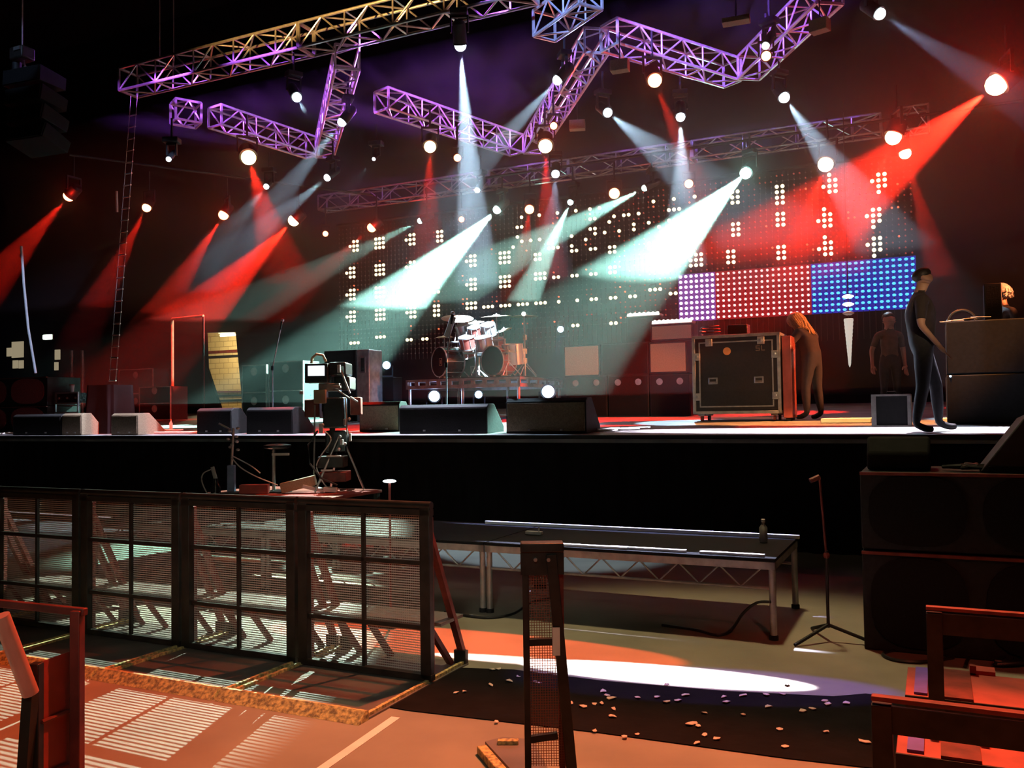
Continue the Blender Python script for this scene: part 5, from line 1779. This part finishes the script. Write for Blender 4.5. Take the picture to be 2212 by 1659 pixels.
def pit_deck(label, s1):
    t = sthing('stage_deck_table', label, 'platform', s1 - deck_len, VF0, 0.0, 'row of low pit platforms')
    D = 1.2
    MB().box2((0, 0, Hd - 0.022), (deck_len, D, Hd)).build('deck_top', M['void'], t)
    for y in (0.0, D - 0.05):
        MB().box2((0, y, Hd - 0.08), (deck_len, y + 0.05, Hd - 0.024)).build('upper_rail', M['alu_dull'], t)
        MB().tube((0.05, y + 0.025, Hd - 0.22), (deck_len - 0.05, y + 0.025, Hd - 0.22), 0.012, 8).build('lower_rail', M['alu_dull'], t)
        mb = MB()
        k = 14
        for i in range(k):
            x0, x1 = 0.1 + (deck_len - 0.2) * i / k, 0.1 + (deck_len - 0.2) * (i + 1) / k
            za, zb2 = (Hd - 0.22, Hd - 0.07) if i % 2 else (Hd - 0.07, Hd - 0.22)
            mb.tube((x0, y + 0.025, za), (x1, y + 0.025, zb2), 0.007, 6)
        mb.build('lacing', M['alu_dull'], t)
    for x in (0.0, deck_len - 0.05):
        MB().box2((x, 0, Hd - 0.08), (x + 0.05, D, Hd - 0.024)).build('end_rail', M['alu_dull'], t)
        for y in (0.03, D - 0.03):
            lg = MB().tube((x + 0.025, y, 0.02), (x + 0.025, y, Hd - 0.03), 0.026, 12).build('leg', M['alu_dull'], t)
            MB().lathe([(0.035, 0.0), (0.035, 0.03), (0.028, 0.035)], (x + 0.025, y, 0), n=14).build('rubber_foot', M['black'], lg)
    return t


pit_deck('low aluminium-framed platform with its free end at the right of the pit', sr)
pit_deck('low platform adjoining on the left, half behind the barriers', sr - deck_len - 0.015)
pit_deck('low platform seen only through the left mesh panels', sr - 2 * (deck_len + 0.015))
# white strips stand in for the glints along the platform edges
for (x0, x1, y, lab) in ((1200, 1345, -0.02, 'left white glint along the low platform edge'), (1305, 1470, 0.0, 'middle white glint on the low platform, the brightest'), (1500, 1640, 0.0, 'right white glint along the low platform edge')):
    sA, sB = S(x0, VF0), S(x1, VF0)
    tag(MB().box2((0, 0, 0), (sB - sA, 0.045, 0.018)).build('edge_glint', M['white'], None, 0.003, True, W(sA, VF0 + 0.06 + y, Hd + 0.003), TH), lab, 'strip', 'white glints on the platform')
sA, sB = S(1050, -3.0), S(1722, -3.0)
tag(MB().box2((0, 0, 0), (sB - sA, 0.04, 0.03)).build('rear_edge_glint', M['white'], None, 0.003, True, W(sA, -3.06, Hd + 0.003), TH), 'long thin white glint along the rear edge of the platform', 'trunking')  # white strip drawn as the glint on the rear edge
t = sthing('water_bottle', 'small clear water bottle on the right end of the low platform', 'bottle', S(1645, -3.3), -3.35, Hd + 0.004)
MB().lathe([(0.032, 0), (0.034, 0.02), (0.034, 0.12), (0.014, 0.15), (0.014, 0.165)], n=16).build('bottle_body', M['alu_dull'], t)
MB().lathe([(0.017, 0.165), (0.017, 0.19), (0.012, 0.193)], n=14).build('cap', M['white'], t)
t = sthing('pump_clamp', 'small dull clamp lying on the platform behind the near gate piece', 'clamp', S(1130, -3.6), -3.6, Hd + 0.003)
MB().box2((0, 0, 0), (0.16, 0.05, 0.03)).build('jaw', M['alu_dull'], t, 0.005)
MB().tube((0.13, 0.025, 0.03), (0.13, 0.025, 0.07), 0.008, 8).build('screw', M['alu_dull'], t)
cable('cable looping on the floor between barrier end and near gate piece', [at_z(x, y, 0.012) for x, y in ((960, 1322), (1010, 1330), (1060, 1334), (1110, 1325), (1150, 1300), (1210, 1290))], 0.011)
cable('blue-grey cable drooping from the right leg of the low platform', [at_z(x, y, z) for x, y, z in ((1665, 1300, .3), (1635, 1302, .28), (1605, 1325, .18), (1580, 1360, .03), (1550, 1372, .012), (1500, 1360, .012), (1430, 1350, .012))], 0.011)
cable('cable loop on the concrete in front of the bass speakers', [at_z(x, y, 0.012) for x, y in ((2000, 1400), (1940, 1403), (1908, 1412), (1930, 1425), (1990, 1430), (2060, 1420))], 0.012)
cable('cable winding behind the near red-lit platforms', [at_z(x, y, 0.012) for x, y in ((2085, 1440), (2095, 1420), (2130, 1408), (2180, 1412), (2212, 1425), (2240, 1430))], 0.012)
heap('pile of cables on the floor at the right edge', sv(at_z(2180, 1430, 0))[0], sv(at_z(2180, 1430, 0))[1], 18, 0.22, 0.2, 0.0, 0.012)

# ------------------------------------------------------------------ bass speakers at the right
v = -4.17
s0 = S(1853, v)
Wd = 1.45
hs = Z(1860, 1187, v)
ht = Z(1860, 1018, v)
pa_cab('lower of the two big dark double-grille bass speakers at the right', s0, Wd, v, 0.0, hs, 'pit bass speakers')
pa_cab('upper of the two big dark double-grille bass speakers at the right', s0, Wd, v, hs + 0.004, ht - hs, 'pit bass speakers')
t = sthing('fill_speaker', 'low dark speaker cabinet lying on the bass speakers', 'speaker', s0 + 0.04, v + 0.15, ht + 0.0)
MB().prism([(0, 0), (0.45, 0), (0.45, 0.22), (0.10, 0.24), (0, 0.12)], 0, 0.0, 0.42).build('cabinet_body', M['void'], t, 0.02)
MB().box2((0.04, -0.008, 0.02), (0.38, 0.004, 0.11)).build('front_grille', M['grille_dark'], t)
heap('black cables heaped on top of the bass speakers', s0 + 0.72, v + 0.3, 16, 0.2, 0.18, ht, 0.014)
t = sthing('slanted_cover', 'black slanted cover at the right picture edge above the bass speakers', 'cover', S(2115, v), v + 0.1, ht)
zc = Z(2212, 905, v + 0.1) - ht
MB().prism([(0, 0), (0.8, 0), (0.8, zc * 1.75), (S(2212, v) - S(2115, v), zc), ], 1, 0, 0.5).build('cover_body', M['black'], t, 0.01)
MB().box2((0.05, -0.01, 0.0), (0.78, 0.0, 0.04)).build('hem', M['grille_dark'], t)
tag(MB().box2((0, 0, 0), (0.1, 0.08, 0.13)).build('foot_wedge', M['grille'], None, 0.01, True, at_z(1880, 1395, 0.0), TH), 'small pale wedge under the lower bass speaker corner', 'wedge')

# microphone stand in the pit
f = at_z(1790, 1385, 0)
t = thing('boom_stand', 'dim tripod microphone stand right of the low platform', 'microphone stand', f, 0)
hp = at_Y(1770, 1030, f.y) - f
MB().tube((0, 0, 0.10), (0, 0, hp.z * 0.55), 0.012, 8).build('pole', M['steel'], t)
MB().tube((0, 0, hp.z * 0.5), (hp.x, hp.y, hp.z), 0.009, 8).build('boom', M['steel_red'], t)
MB().ball((0, 0, hp.z * 0.52), 0.025, 10).build('clutch', M['steel_red'], t)
MB().tube((hp.x, hp.y, hp.z), (hp.x - 0.07, hp.y, hp.z - 0.03), 0.02, 10).build('microphone', M['steel_red'], t)
for i, a in enumerate((3.6, 5.8, 1.6)):
    MB().tube((0, 0, 0.12), (math.cos(a) * 0.33, math.sin(a) * 0.33, 0.014), 0.013, 8).build('leg', M['black'], t)

# ------------------------------------------------------------------ camera position behind the barriers
Yc = 11.0
pc = at_Y(610, 1064, Yc)
zc_ = pc.z
t = thing('camera_riser', 'low red-topped platform under the camera, behind the barriers', 'platform', (pc.x, pc.y, 0), TH)
MB().box2((-0.98, -0.30, zc_ - 0.04), (0.98, 0.75, zc_)).build('deck_top', M['red_plate'], t, 0.01)
for x in (-0.93, 0.93):
    for y in (-0.25, 0.7):
        MB().box2((x - 0.03, y - 0.03, 0), (x + 0.03, y + 0.03, zc_ - 0.04)).build('leg', M['steel'], t)
MB().box2((-0.95, -0.28, 0.2), (0.95, -0.23, 0.26)).build('stretcher', M['steel'], t)


def cpt(px, py, dy=0.0):
    return at_Y(px, py, Yc + dy)


# broadcast camera on its pedestal
c0 = cpt(705, 1062)
t = thing('broadcast_camera', 'television camera on a tripod with a bright viewfinder screen', 'camera', (c0.x, c0.y, zc_ + 0.003), 0)


def L(px, py, dy=0.0):
    return cpt(px, py, dy) - t.location


k = Yc / F_PX                   # metres per unit of the view at this distance
def cbox(name, x0, y0, x1, y1, dy0, dy1, m_, par=None, bev=0.008, emi=False):
    a, b_ = L(x0, y1, 0), L(x1, y0, 0)
    return MB().box2((a.x, dy0, a.z), (b_.x, dy1, b_.z)).build(name, m_ if not isinstance(m_, str) else M[m_], par or t, bev)


vf = cbox('viewfinder_housing', 664, 786, 712, 828, -0.14, 0.10, 'black_gloss')
cbox('viewfinder_screen', 671, 791, 706, 813, -0.148, -0.139, 'screen', vf, 0.002)
a = L(690, 785)
MB().path([(a.x - 0.10, 0, a.z), (a.x - 0.09, 0, a.z + 0.07), (a.x - 0.03, -0.02, a.z + 0.115), (a.x + 0.05, -0.02, a.z + 0.10), (a.x + 0.08, 0, a.z + 0.02)], 0.018, 8).build('carry_handle', mat('tan_handle', (0.4, 0.2, 0.1), 0.5), t)
cbox('camera_body', 712, 782, 748, 812, -0.05, 0.42, 'black_gloss', None, 0.02)
cbox('lens_hood', 716, 812, 752, 842, 0.10, 0.55, 'black', None, 0.02)
cbox('battery_pack', 682, 842, 708, 872, -0.12, 0.04, mat('tan_label', (0.36, 0.24, 0.15), 0.6), None, 0.01)
cbox('control_unit', 700, 858, 745, 925, -0.08, 0.16, 'black_gloss', None, 0.02)
cbox('side_box', 658, 862, 690, 902, -0.02, 0.15, 'steel_red', None, 0.02)
cbox('side_box', 757, 858, 780, 897, -0.04, 0.12, 'steel_red', None, 0.015)
cbox('pan_head', 690, 828, 735, 846, -0.06, 0.1, 'alu', None, 0.01)
MB().tube(L(735, 845) + Vector((0, -0.1, 0)), L(764, 862) + Vector((0, -0.25, 0)), 0.012, 8).build('pan_bar', M['alu'], t)
MB().ball(L(673, 854) + Vector((0, -0.05, 0)), 0.008, 8).build('indicator', M['green_led'], t)
MB().tube(L(718, 925), L(716, 985), 0.035, 12).build('column', M['steel'], t)
MB().tube(L(738, 800) + Vector((0, -0.06, 0)), L(758, 850) + Vector((0, -0.06, 0)), 0.012, 8).build('side_rail', M['alu'], t)
MB().tube(L(748, 860) + Vector((0, -0.06, 0)), L(752, 940) + Vector((0, -0.06, 0)), 0.010, 8).build('side_rail', M['chrome'], t)
for x, y, dy in ((782, 1062, 0.15), (688, 1062, -0.2), (700, 1062, 0.4)):
    p1 = L(x, y)
    MB().tube(L(735, 935), (p1.x, dy, 0.012), 0.014, 8).build('leg', M['alu'], t)
MB().tube(L(682, 875) + Vector((0, -.05, 0)), L(680, 1050) + Vector((0, -.05, 0)), 0.010, 8).build('support_tube', M['alu_dull'], t)
for q, (x, y) in enumerate(((737, 943), (748, 958), (735, 970), (757, 905), (700, 918), (725, 990))):
    MB().ball(L(x, y) + Vector((0, -0.08, 0)), 0.022, 10).build('clamp_knob', M['chrome'], t)
for (pts, lab) in ((((700, 930), (715, 950), (693, 985), (684, 1010), (700, 1045), (715, 1058)), 'pale cable hanging from the camera down to the platform'),
                   (((500, 988), (520, 1010), (555, 1030), (600, 1048)), 'thin white cable running from the cluttered stand to the right'),
                   (((502, 985), (540, 1005), (562, 1022)), 'short white cable above the thin running one'),
                   (((448, 1068), (436, 1040), (440, 1022), (462, 1012)), 'yellowish cable loop at the left end of the camera platform')):
    cable(lab, [cpt(x, y, -0.15) for x, y in pts], 0.008, 'paper')
cbox('power_box', 703, 930, 748, 978, -0.02, 0.2, 'black_gloss', None, 0.02)
cbox('recorder', 690, 985, 745, 1010, -0.10, 0.2, 'steel', None, 0.01)
cbox('recorder', 694, 1018, 752, 1040, -0.14, 0.2, 'steel_red', None, 0.01)
for q, (x0, y0, x1, y1) in enumerate(((748, 905, 752, 918), (696, 915, 703, 935), (741, 948, 747, 960), (760, 935, 764, 952), (700, 1012, 725, 1016), (712, 982, 742, 986), (655, 845, 662, 852), (735, 790, 741, 806), (726, 834, 742, 840))):
    cbox('glint_clip', x0, y0, x1, y1, -0.19, -0.145, 'chrome', None, 0.003)  # chrome bits added for glints on the camera rig
MB().path([L(690, 930, 0) + Vector((0, -.1, 0)), L(672, 960) + Vector((0, -.16, 0)), L(676, 1000) + Vector((0, -.16, 0)), L(700, 1030) + Vector((0, -.18, 0)), L(735, 1045) + Vector((0, -.2, 0))], 0.012, 8).build('loom', M['cable'], t)
MB().tube(L(760, 858) + Vector((0, -0.08, 0)), L(778, 868) + Vector((0, -0.2, 0)), 0.012, 8).build('grip_bar', M['chrome'], t)
# seat
s1_ = cpt(600, 1062, 0.1)
t = thing('operator_stool', 'round black stool left of the camera', 'stool', (s1_.x, s1_.y, zc_ + .003), 0)
hz_ = cpt(600, 962, 0.1).z - zc_
MB().lathe([(0.12, hz_ - 0.05), (0.17, hz_ - 0.03), (0.17, hz_), (0.10, hz_ + 0.015)], n=24).build('seat', M['black_gloss'], t)
MB().tube((-0.05, 0, 0), (-0.05, 0, hz_ - 0.03), 0.022, 10).build('post', M['alu'], t)
MB().box2((-0.06, -0.05, hz_ - 0.13), (0.15, 0.0, hz_ - 0.10)).build('bracket', M['white'], t)
MB().lathe([(0.18, 0), (0.18, 0.012), (0.03, 0.03)], n=20).build('foot', M['steel'], t)
# cluttered stand at the left of the platform
s2_ = cpt(500, 1066, -0.05)
t = thing('tool_stand', 'short cluttered stand with shiny clamps at the left of the camera platform', 'stand', (s2_.x, s2_.y, zc_ + .003), 0)
MB().box2((-0.045, -0.04, 0), (0.045, 0.04, 0.35)).build('column', mat('blue_column', (0.25, 0.3, 0.5), 0.35, 0.3), t, 0.01)
hh_ = cpt(505, 925, -0.05).z - zc_
MB().tube((0, 0, 0.3), (0.03, 0, hh_), 0.016, 10).build('pole', M['chrome'], t)
for q in range(9):
    a = q * 2.4
    MB().ball((0.03 + 0.06 * math.cos(a), -0.03 + 0.05 * math.sin(a), hh_ - 0.27 + 0.033 * q), 0.022, 10, (1.2, 0.8, 0.8)).build('clamp', M['chrome'], t)
MB().tube((0.0, -0.02, hh_ - 0.02), (-0.14, -0.04, hh_ + 0.06), 0.012, 8).build('arm', M['chrome'], t)
MB().lathe([(0.13, 0), (0.13, 0.015), (0.03, 0.03)], n=20).build('foot', M['steel'], t)
s3 = cpt(466, 1064, -0.2)
t = thing('flashlight', 'upright white-topped torch at the left end of the camera platform', 'torch', (s3.x, s3.y, zc_ + .003), 0)
MB().lathe([(0.06, 0), (0.06, 0.1), (0.035, 0.14), (0.03, 0.2)], n=16).build('grip', M['black_gloss'], t)
MB().tube((0, 0, 0.19), (-0.04, 0, 0.34), 0.024, 12).build('lamp_tube', M['white'], t)
for (x0, x1, y0, y1, m_, rr, lab, nm) in ((520, 580, 1042, 1062, 'red_plate', 0.0, 'flat reddish box on the left part of the camera platform', 'tool_box'),
                                          (608, 682, 1012, 1046, 'grille_tan', -0.22, 'tan cardboard box lying tilted below the camera', 'cardboard_box'),
                                          (700, 728, 1052, 1062, 'paper', 0.1, 'white sheet of paper at the right end of the camera platform', 'paper_sheet'),
                                          (655, 700, 1052, 1060, 'white', 0.25, 'white ruler lying near the camera foot', 'ruler')):
    a, b_ = cpt(x0, y1, -0.12), cpt(x1, y0, -0.12)
    hgt = max(0.012, min(b_.z - a.z, 0.12))
    o = MB().box((0, 0, 0), (b_.x - a.x, 0.16, hgt)).build(nm, M[m_], None, 0.004)
    o.location = ((a.x + b_.x) / 2, a.y, zc_ + 0.006 + hgt / 2 + abs(rr) * (b_.x - a.x) / 2)
    o.rotation_euler = (0, rr, 0.1)
    tag(o, lab, nm.split('_')[-1])
for (x, y, s3_) in ((745, 1058, 1), (560, 1057, 2)):
    heap('small tangle of shiny wire at the %s of the camera platform' % ('right end' if s3_ == 1 else 'middle'), sv(cpt(x, y))[0], sv(cpt(x, y))[1], 10, 0.14, 0.1, zc_, 0.008, 'alu')
# gooseneck lamp
f = at_Y(842, 1100, 7.2)
t = thing('gooseneck_lamp', 'small lamp with a glowing oval head on a thin stem behind the barrier', 'lamp', (f.x, f.y, 0), 0)
hz_ = at_Y(842, 1042, 7.2).z
MB().lathe([(0.11, 0), (0.11, 0.02), (0.02, 0.03)], n=20).build('base', M['steel'], t)
MB().tube((0, 0, 0.02), (0, 0, hz_ - 0.01), 0.010, 10).build('stem', M['steel_red'], t)
MB().ball((0, 0, hz_ + 0.01), 0.055, 16, (1, 0.7, 0.25)).build('lamp_head', M['L_white'], t)

# ------------------------------------------------------------------ near barrier pieces
# left: post, rail, red-lit plate and a diagonal tube
Yl = 2.62
def lp(x, y, Y=Yl):
    return at_Y(x, y, Y)


a = lp(168, 1700)
t = thing('near_barrier', 'near barrier piece at the lower left with a red-lit steel plate', 'barrier', (a.x, a.y, 0), 0)


def Q(x, y, Y=Yl):
    return lp(x, y, Y) - t.location


MB().bar(Q(167, 1318), (Q(167, 1318).x, 0, 0.0), 0.036, 0.03).build('post', M['steel_red'], t, 0.003)
MB().bar(Q(-120, 1291, Yl + 0.15), Q(185, 1322), 0.02, 0.022).build('top_rail', M['steel_red'], t, 0.003)
p1, p2 = Q(150, 1408, Yl), Q(92, 1428, Yl - 0.12)
mb = MB()
mb.add([p1, p2, (p2.x, p2.y, 0.02), (p1.x, p1.y, 0.02), p1 + Vector((0, 0.006, 0)), p2 + Vector((0, 0.006, 0)), (p2.x, p2.y + 0.006, 0.02), (p1.x, p1.y + 0.006, 0.02)],
       [(0, 1, 2, 3), (7, 6, 5, 4), (0, 4, 5, 1), (1, 5, 6, 2), (2, 6, 7, 3), (3, 7, 4, 0)])
mb.build('side_plate', M['red_plate'], t)
p3 = Q(78, 1432, Yl - 0.13)
MB().bar(p3, (p3.x, p3.y, 0.0), 0.032, 0.03).build('post', M['steel'], t, 0.003)
for y in (1535, 1650):
    MB().tube(Q(90, y + 25, Yl - .13), Q(150, y, Yl - .01), 0.006, 6).build('weld_bead', M['steel_red'], t)
MB().tube(Q(2, 1330, Yl - 0.25), Q(66, 1498, Yl - 0.18), 0.022, 14).build('diagonal_tube', M['skin'] if False else mat('pink_tube', (0.75, 0.38, 0.30), 0.4, 0.2), t)
MB().bar(Q(66, 1498, Yl - 0.16), (Q(78, 1600).x, Yl * 0 - 0.15, 0.0), 0.03, 0.03).build('lower_brace', M['steel'], t)

# centre: narrow standing gate piece seen from its end
Yg = 4.2
g0 = at_Y(1180, 1660, Yg)
t = thing('barrier_end_frame', 'narrow standing barrier end with wire mesh in the centre foreground', 'barrier', (g0.x, g0.y, 0), 0)


def G(x, y, dy=0.0):
    p = at_Y(x, y, Yg)
    return Vector((p.x - g0.x, dy, p.z))


MB().bar(G(1134, 1180), (G(1134, 1180).x, 0, 0.0), 0.05, 0.03).build('post', M['steel'], t, 0.003)
MB().bar(G(1190, 1195, -0.02), Vector((G(1236, 1660).x, -0.02, 0.0)), 0.045, 0.05).build('brace', M['steel'], t, 0.003)
MB().bar(G(1210, 1190, 0.03), Vector((G(1216, 1660).x, 0.03, 0.0)), 0.03, 0.03).build('rear_post', M['steel_red'], t, 0.003)
MB().box2((G(1124, 1185).x, -0.04, G(1124, 1192).z), (G(1217, 1185).x, 0.06, G(1124, 1172).z)).build('top_cap', M['steel'], t, 0.006)
MB().box2((G(1124, 1192).x, -0.03, G(1124, 1240).z), (G(1217, 1192).x, -0.02, G(1124, 1192).z)).build('cap_plate', M['steel'], t)
for x in (1156, 1184):
    MB().lathe([(0.009, 0), (0.009, 0.02)], G(x, 1206, -0.03), (0, -1, 0), 10).build('bolt', M['alu'], t)
for y0, y1 in ((1388, 1384), (1598, 1588)):
    MB().bar(G(1134, y0), G(1205, y1), 0.03, 0.03).build('rung', M['steel'], t)
mb = MB()
mb.add([G(1140, 1205), G(1195, 1205), G(1222, 1655), G(1140, 1655)], [(0, 1, 2, 3)])
mb.build('wire_mesh', M['wire'], t, smooth=False)
MB().box2((G(1192, 1355).x, -0.05, G(1192, 1410).z), (G(1208, 1355).x, -0.045, G(1192, 1350).z)).build('paper_sticker', M['paper'], t)
# floor ramp corner with yellow lip
t = thing('ramp_corner', 'worn ramp corner with a yellow lip on the floor by the centre piece', 'ramp', at_z(1085, 1640, 0), 0)
o0 = t.location
pp = [at_z(x, y, 0) - o0 for x, y in ((1048, 1610), (1085, 1600), (1150, 1605), (1200, 1700), (1130, 1700))]
mb = MB()
n_ = 5
mb.add([Vector((p.x, p.y, 0.001)) for p in pp] + [Vector((p.x, p.y, 0.02)) for p in pp], [tuple(range(4, -1, -1)), tuple(range(5, 10))] + [(i, (i + 1) % 5, 5 + (i + 1) % 5, 5 + i) for i in range(5)])
mb.build('plate', M['tread'], t)
a, b_ = at_z(1040, 1618, 0.02) - o0, at_z(1120, 1712, 0.02) - o0
MB().bar(a, b_, 0.05, 0.04).build('yellow_lip', M['yellow'], t, 0.004)
a, b_ = at_z(1075, 1606, 0.02) - o0, at_z(1120, 1606, 0.02) - o0
MB().bar(a, b_, 0.04, 0.04).build('yellow_edge', M['yellow'], t, 0.004)

# right: two low barrier platforms with red-lit plates
def low_unit(label, Y, xr, y_rail, x_post, y_step0, y_step1, x_step, lip):
    a = at_Y(x_post, y_rail, Y)
    t = thing('barrier_platform', label, 'barrier', (a.x, a.y, 0), TH)
    z = a.z
    Ln = 1.6
    Rz = Matrix.Rotation(-TH, 4, 'Z')

    def q(x, y, dz_=None):
        zz2 = dz_
        return Rz @ (at_z(x, y, zz2) - t.location)
    MB().box2((0, -0.02, z - 0.018), (Ln, 0.02, z)).build('top_rail', M['steel_red'], t, 0.003)  # red light along the rail put into its colour
    MB().box2((0, -0.02, z - 0.13), (Ln, 0.0, z - 0.031)).build('face_plate', M['steel'], t)
    MB().box2((0.0, -0.03, 0.0), (0.07, 0.03, z - 0.031)).build('post', M['steel'], t, 0.003)
    MB().box2((Ln - 0.07, -0.03, 0.0), (Ln, 0.03, z - 0.031)).build('post', M['steel'], t, 0.003)
    # plates
    zs_ = 0.30 if lip is False else 0.36
    p = q(x_step, y_step1, zs_)
    p2_ = q(x_step, y_step0, zs_)
    y0_, y1_ = p.y, max(p2_.y, p.y + 0.15)
    sp = MB().box2((p.x, y0_, zs_ - 0.015), (p.x + 1.5, y1_, zs_)).build('step_plate', M['red_plate'], t, 0.003)
    MB().box2((p.x + 0.16, y0_, zs_ + 0.0005), (p.x + 0.30, y1_, zs_ + 0.012)).build('raised_plate', M['steel_red'], sp)
    MB().box2((p.x + 0.04, y0_ + 0.02, zs_ + 0.0005), (p.x + 0.10, y1_ - 0.02, zs_ + 0.012)).build('violet_plate', mat('violet_plate', (0.16, 0.10, 0.65), 0.5), sp)
    MB().box2((p.x + 0.3, y1_ - 0.01, zs_ + 0.0005), (p.x + 0.42, y1_ + 0.09, zs_ + 0.02)).build('hinge_plate', M['red_plate'], sp)
    for k in (0.12, 0.3):
        MB().box2((p.x + k, y1_ - 0.04, zs_ + 0.012), (p.x + k + 0.03, y1_, zs_ + 0.05)).build('lug', M['steel_red'], sp)
    for x in (0.1, 0.9, 1.4):
        MB().box2((p.x + x, y0_ + 0.02, 0), (p.x + x + 0.05, y0_ + 0.07, zs_ - 0.0155)).build('leg', M['steel'], t)
    MB().box2((p.x, y0_ - 0.012, zs_ - 0.10), (p.x + 1.5, y0_ - 0.0005, zs_)).build('front_edge', M['steel'], t)
    if lip:
        MB().box2((p.x + 0.01, y0_ - 0.12, 0.0), (p.x + 1.5, y0_ - 0.02, 0.19)).build('yellow_lip', M['yellow'], t, 0.01)
    return t


low_unit('farther low barrier platform with red-lit plates at the right edge', 4.3, 0, 1308, 2000, 1440, 1500, 1955, False)
low_unit('nearer low barrier platform with a violet plate at the lower right corner', 3.3, 0, 1500, 1882, 1580, 1625, 1935, True)
spot('near_red_light', (1.5, -1.0, 6.5), at_z(2100, 1520, 0.3), 420, (1.0, 0.06, 0.03), 26, 0.4, 0.05)
# the house light bars faintly seen above
for i, (x0, y0, x1, y1, lab) in enumerate(((1560, 42, 1620, 32, 'dim grey bar floating above the right violet truss'), (1752, 62, 1790, 50, 'dull pale panel hanging at the top right'),
                                          (1320, 146, 1358, 140, 'dull greenish panel under the right violet leg'), (1230, 272, 1264, 270, 'small dull olive panel right of the centre corner'))):
    a, b_ = at_z(x0, y0, 7.9), at_z(x1, y1, 7.9)
    d = b_ - a
    o = MB().box2((0, -0.1, -0.10), (d.length, 0.1, 0.10 if i else -0.02)).build('hanging_panel', M['grille'], None, 0.01, True, a, math.atan2(d.y, d.x))
    tag(o, lab, 'panel', None)
    MB().tube((d.length / 2, 0, 0.09 if i else -0.03), (d.length / 2, 0, 0.62), 0.012, 6).build('hanging_wire', M['black'], o)
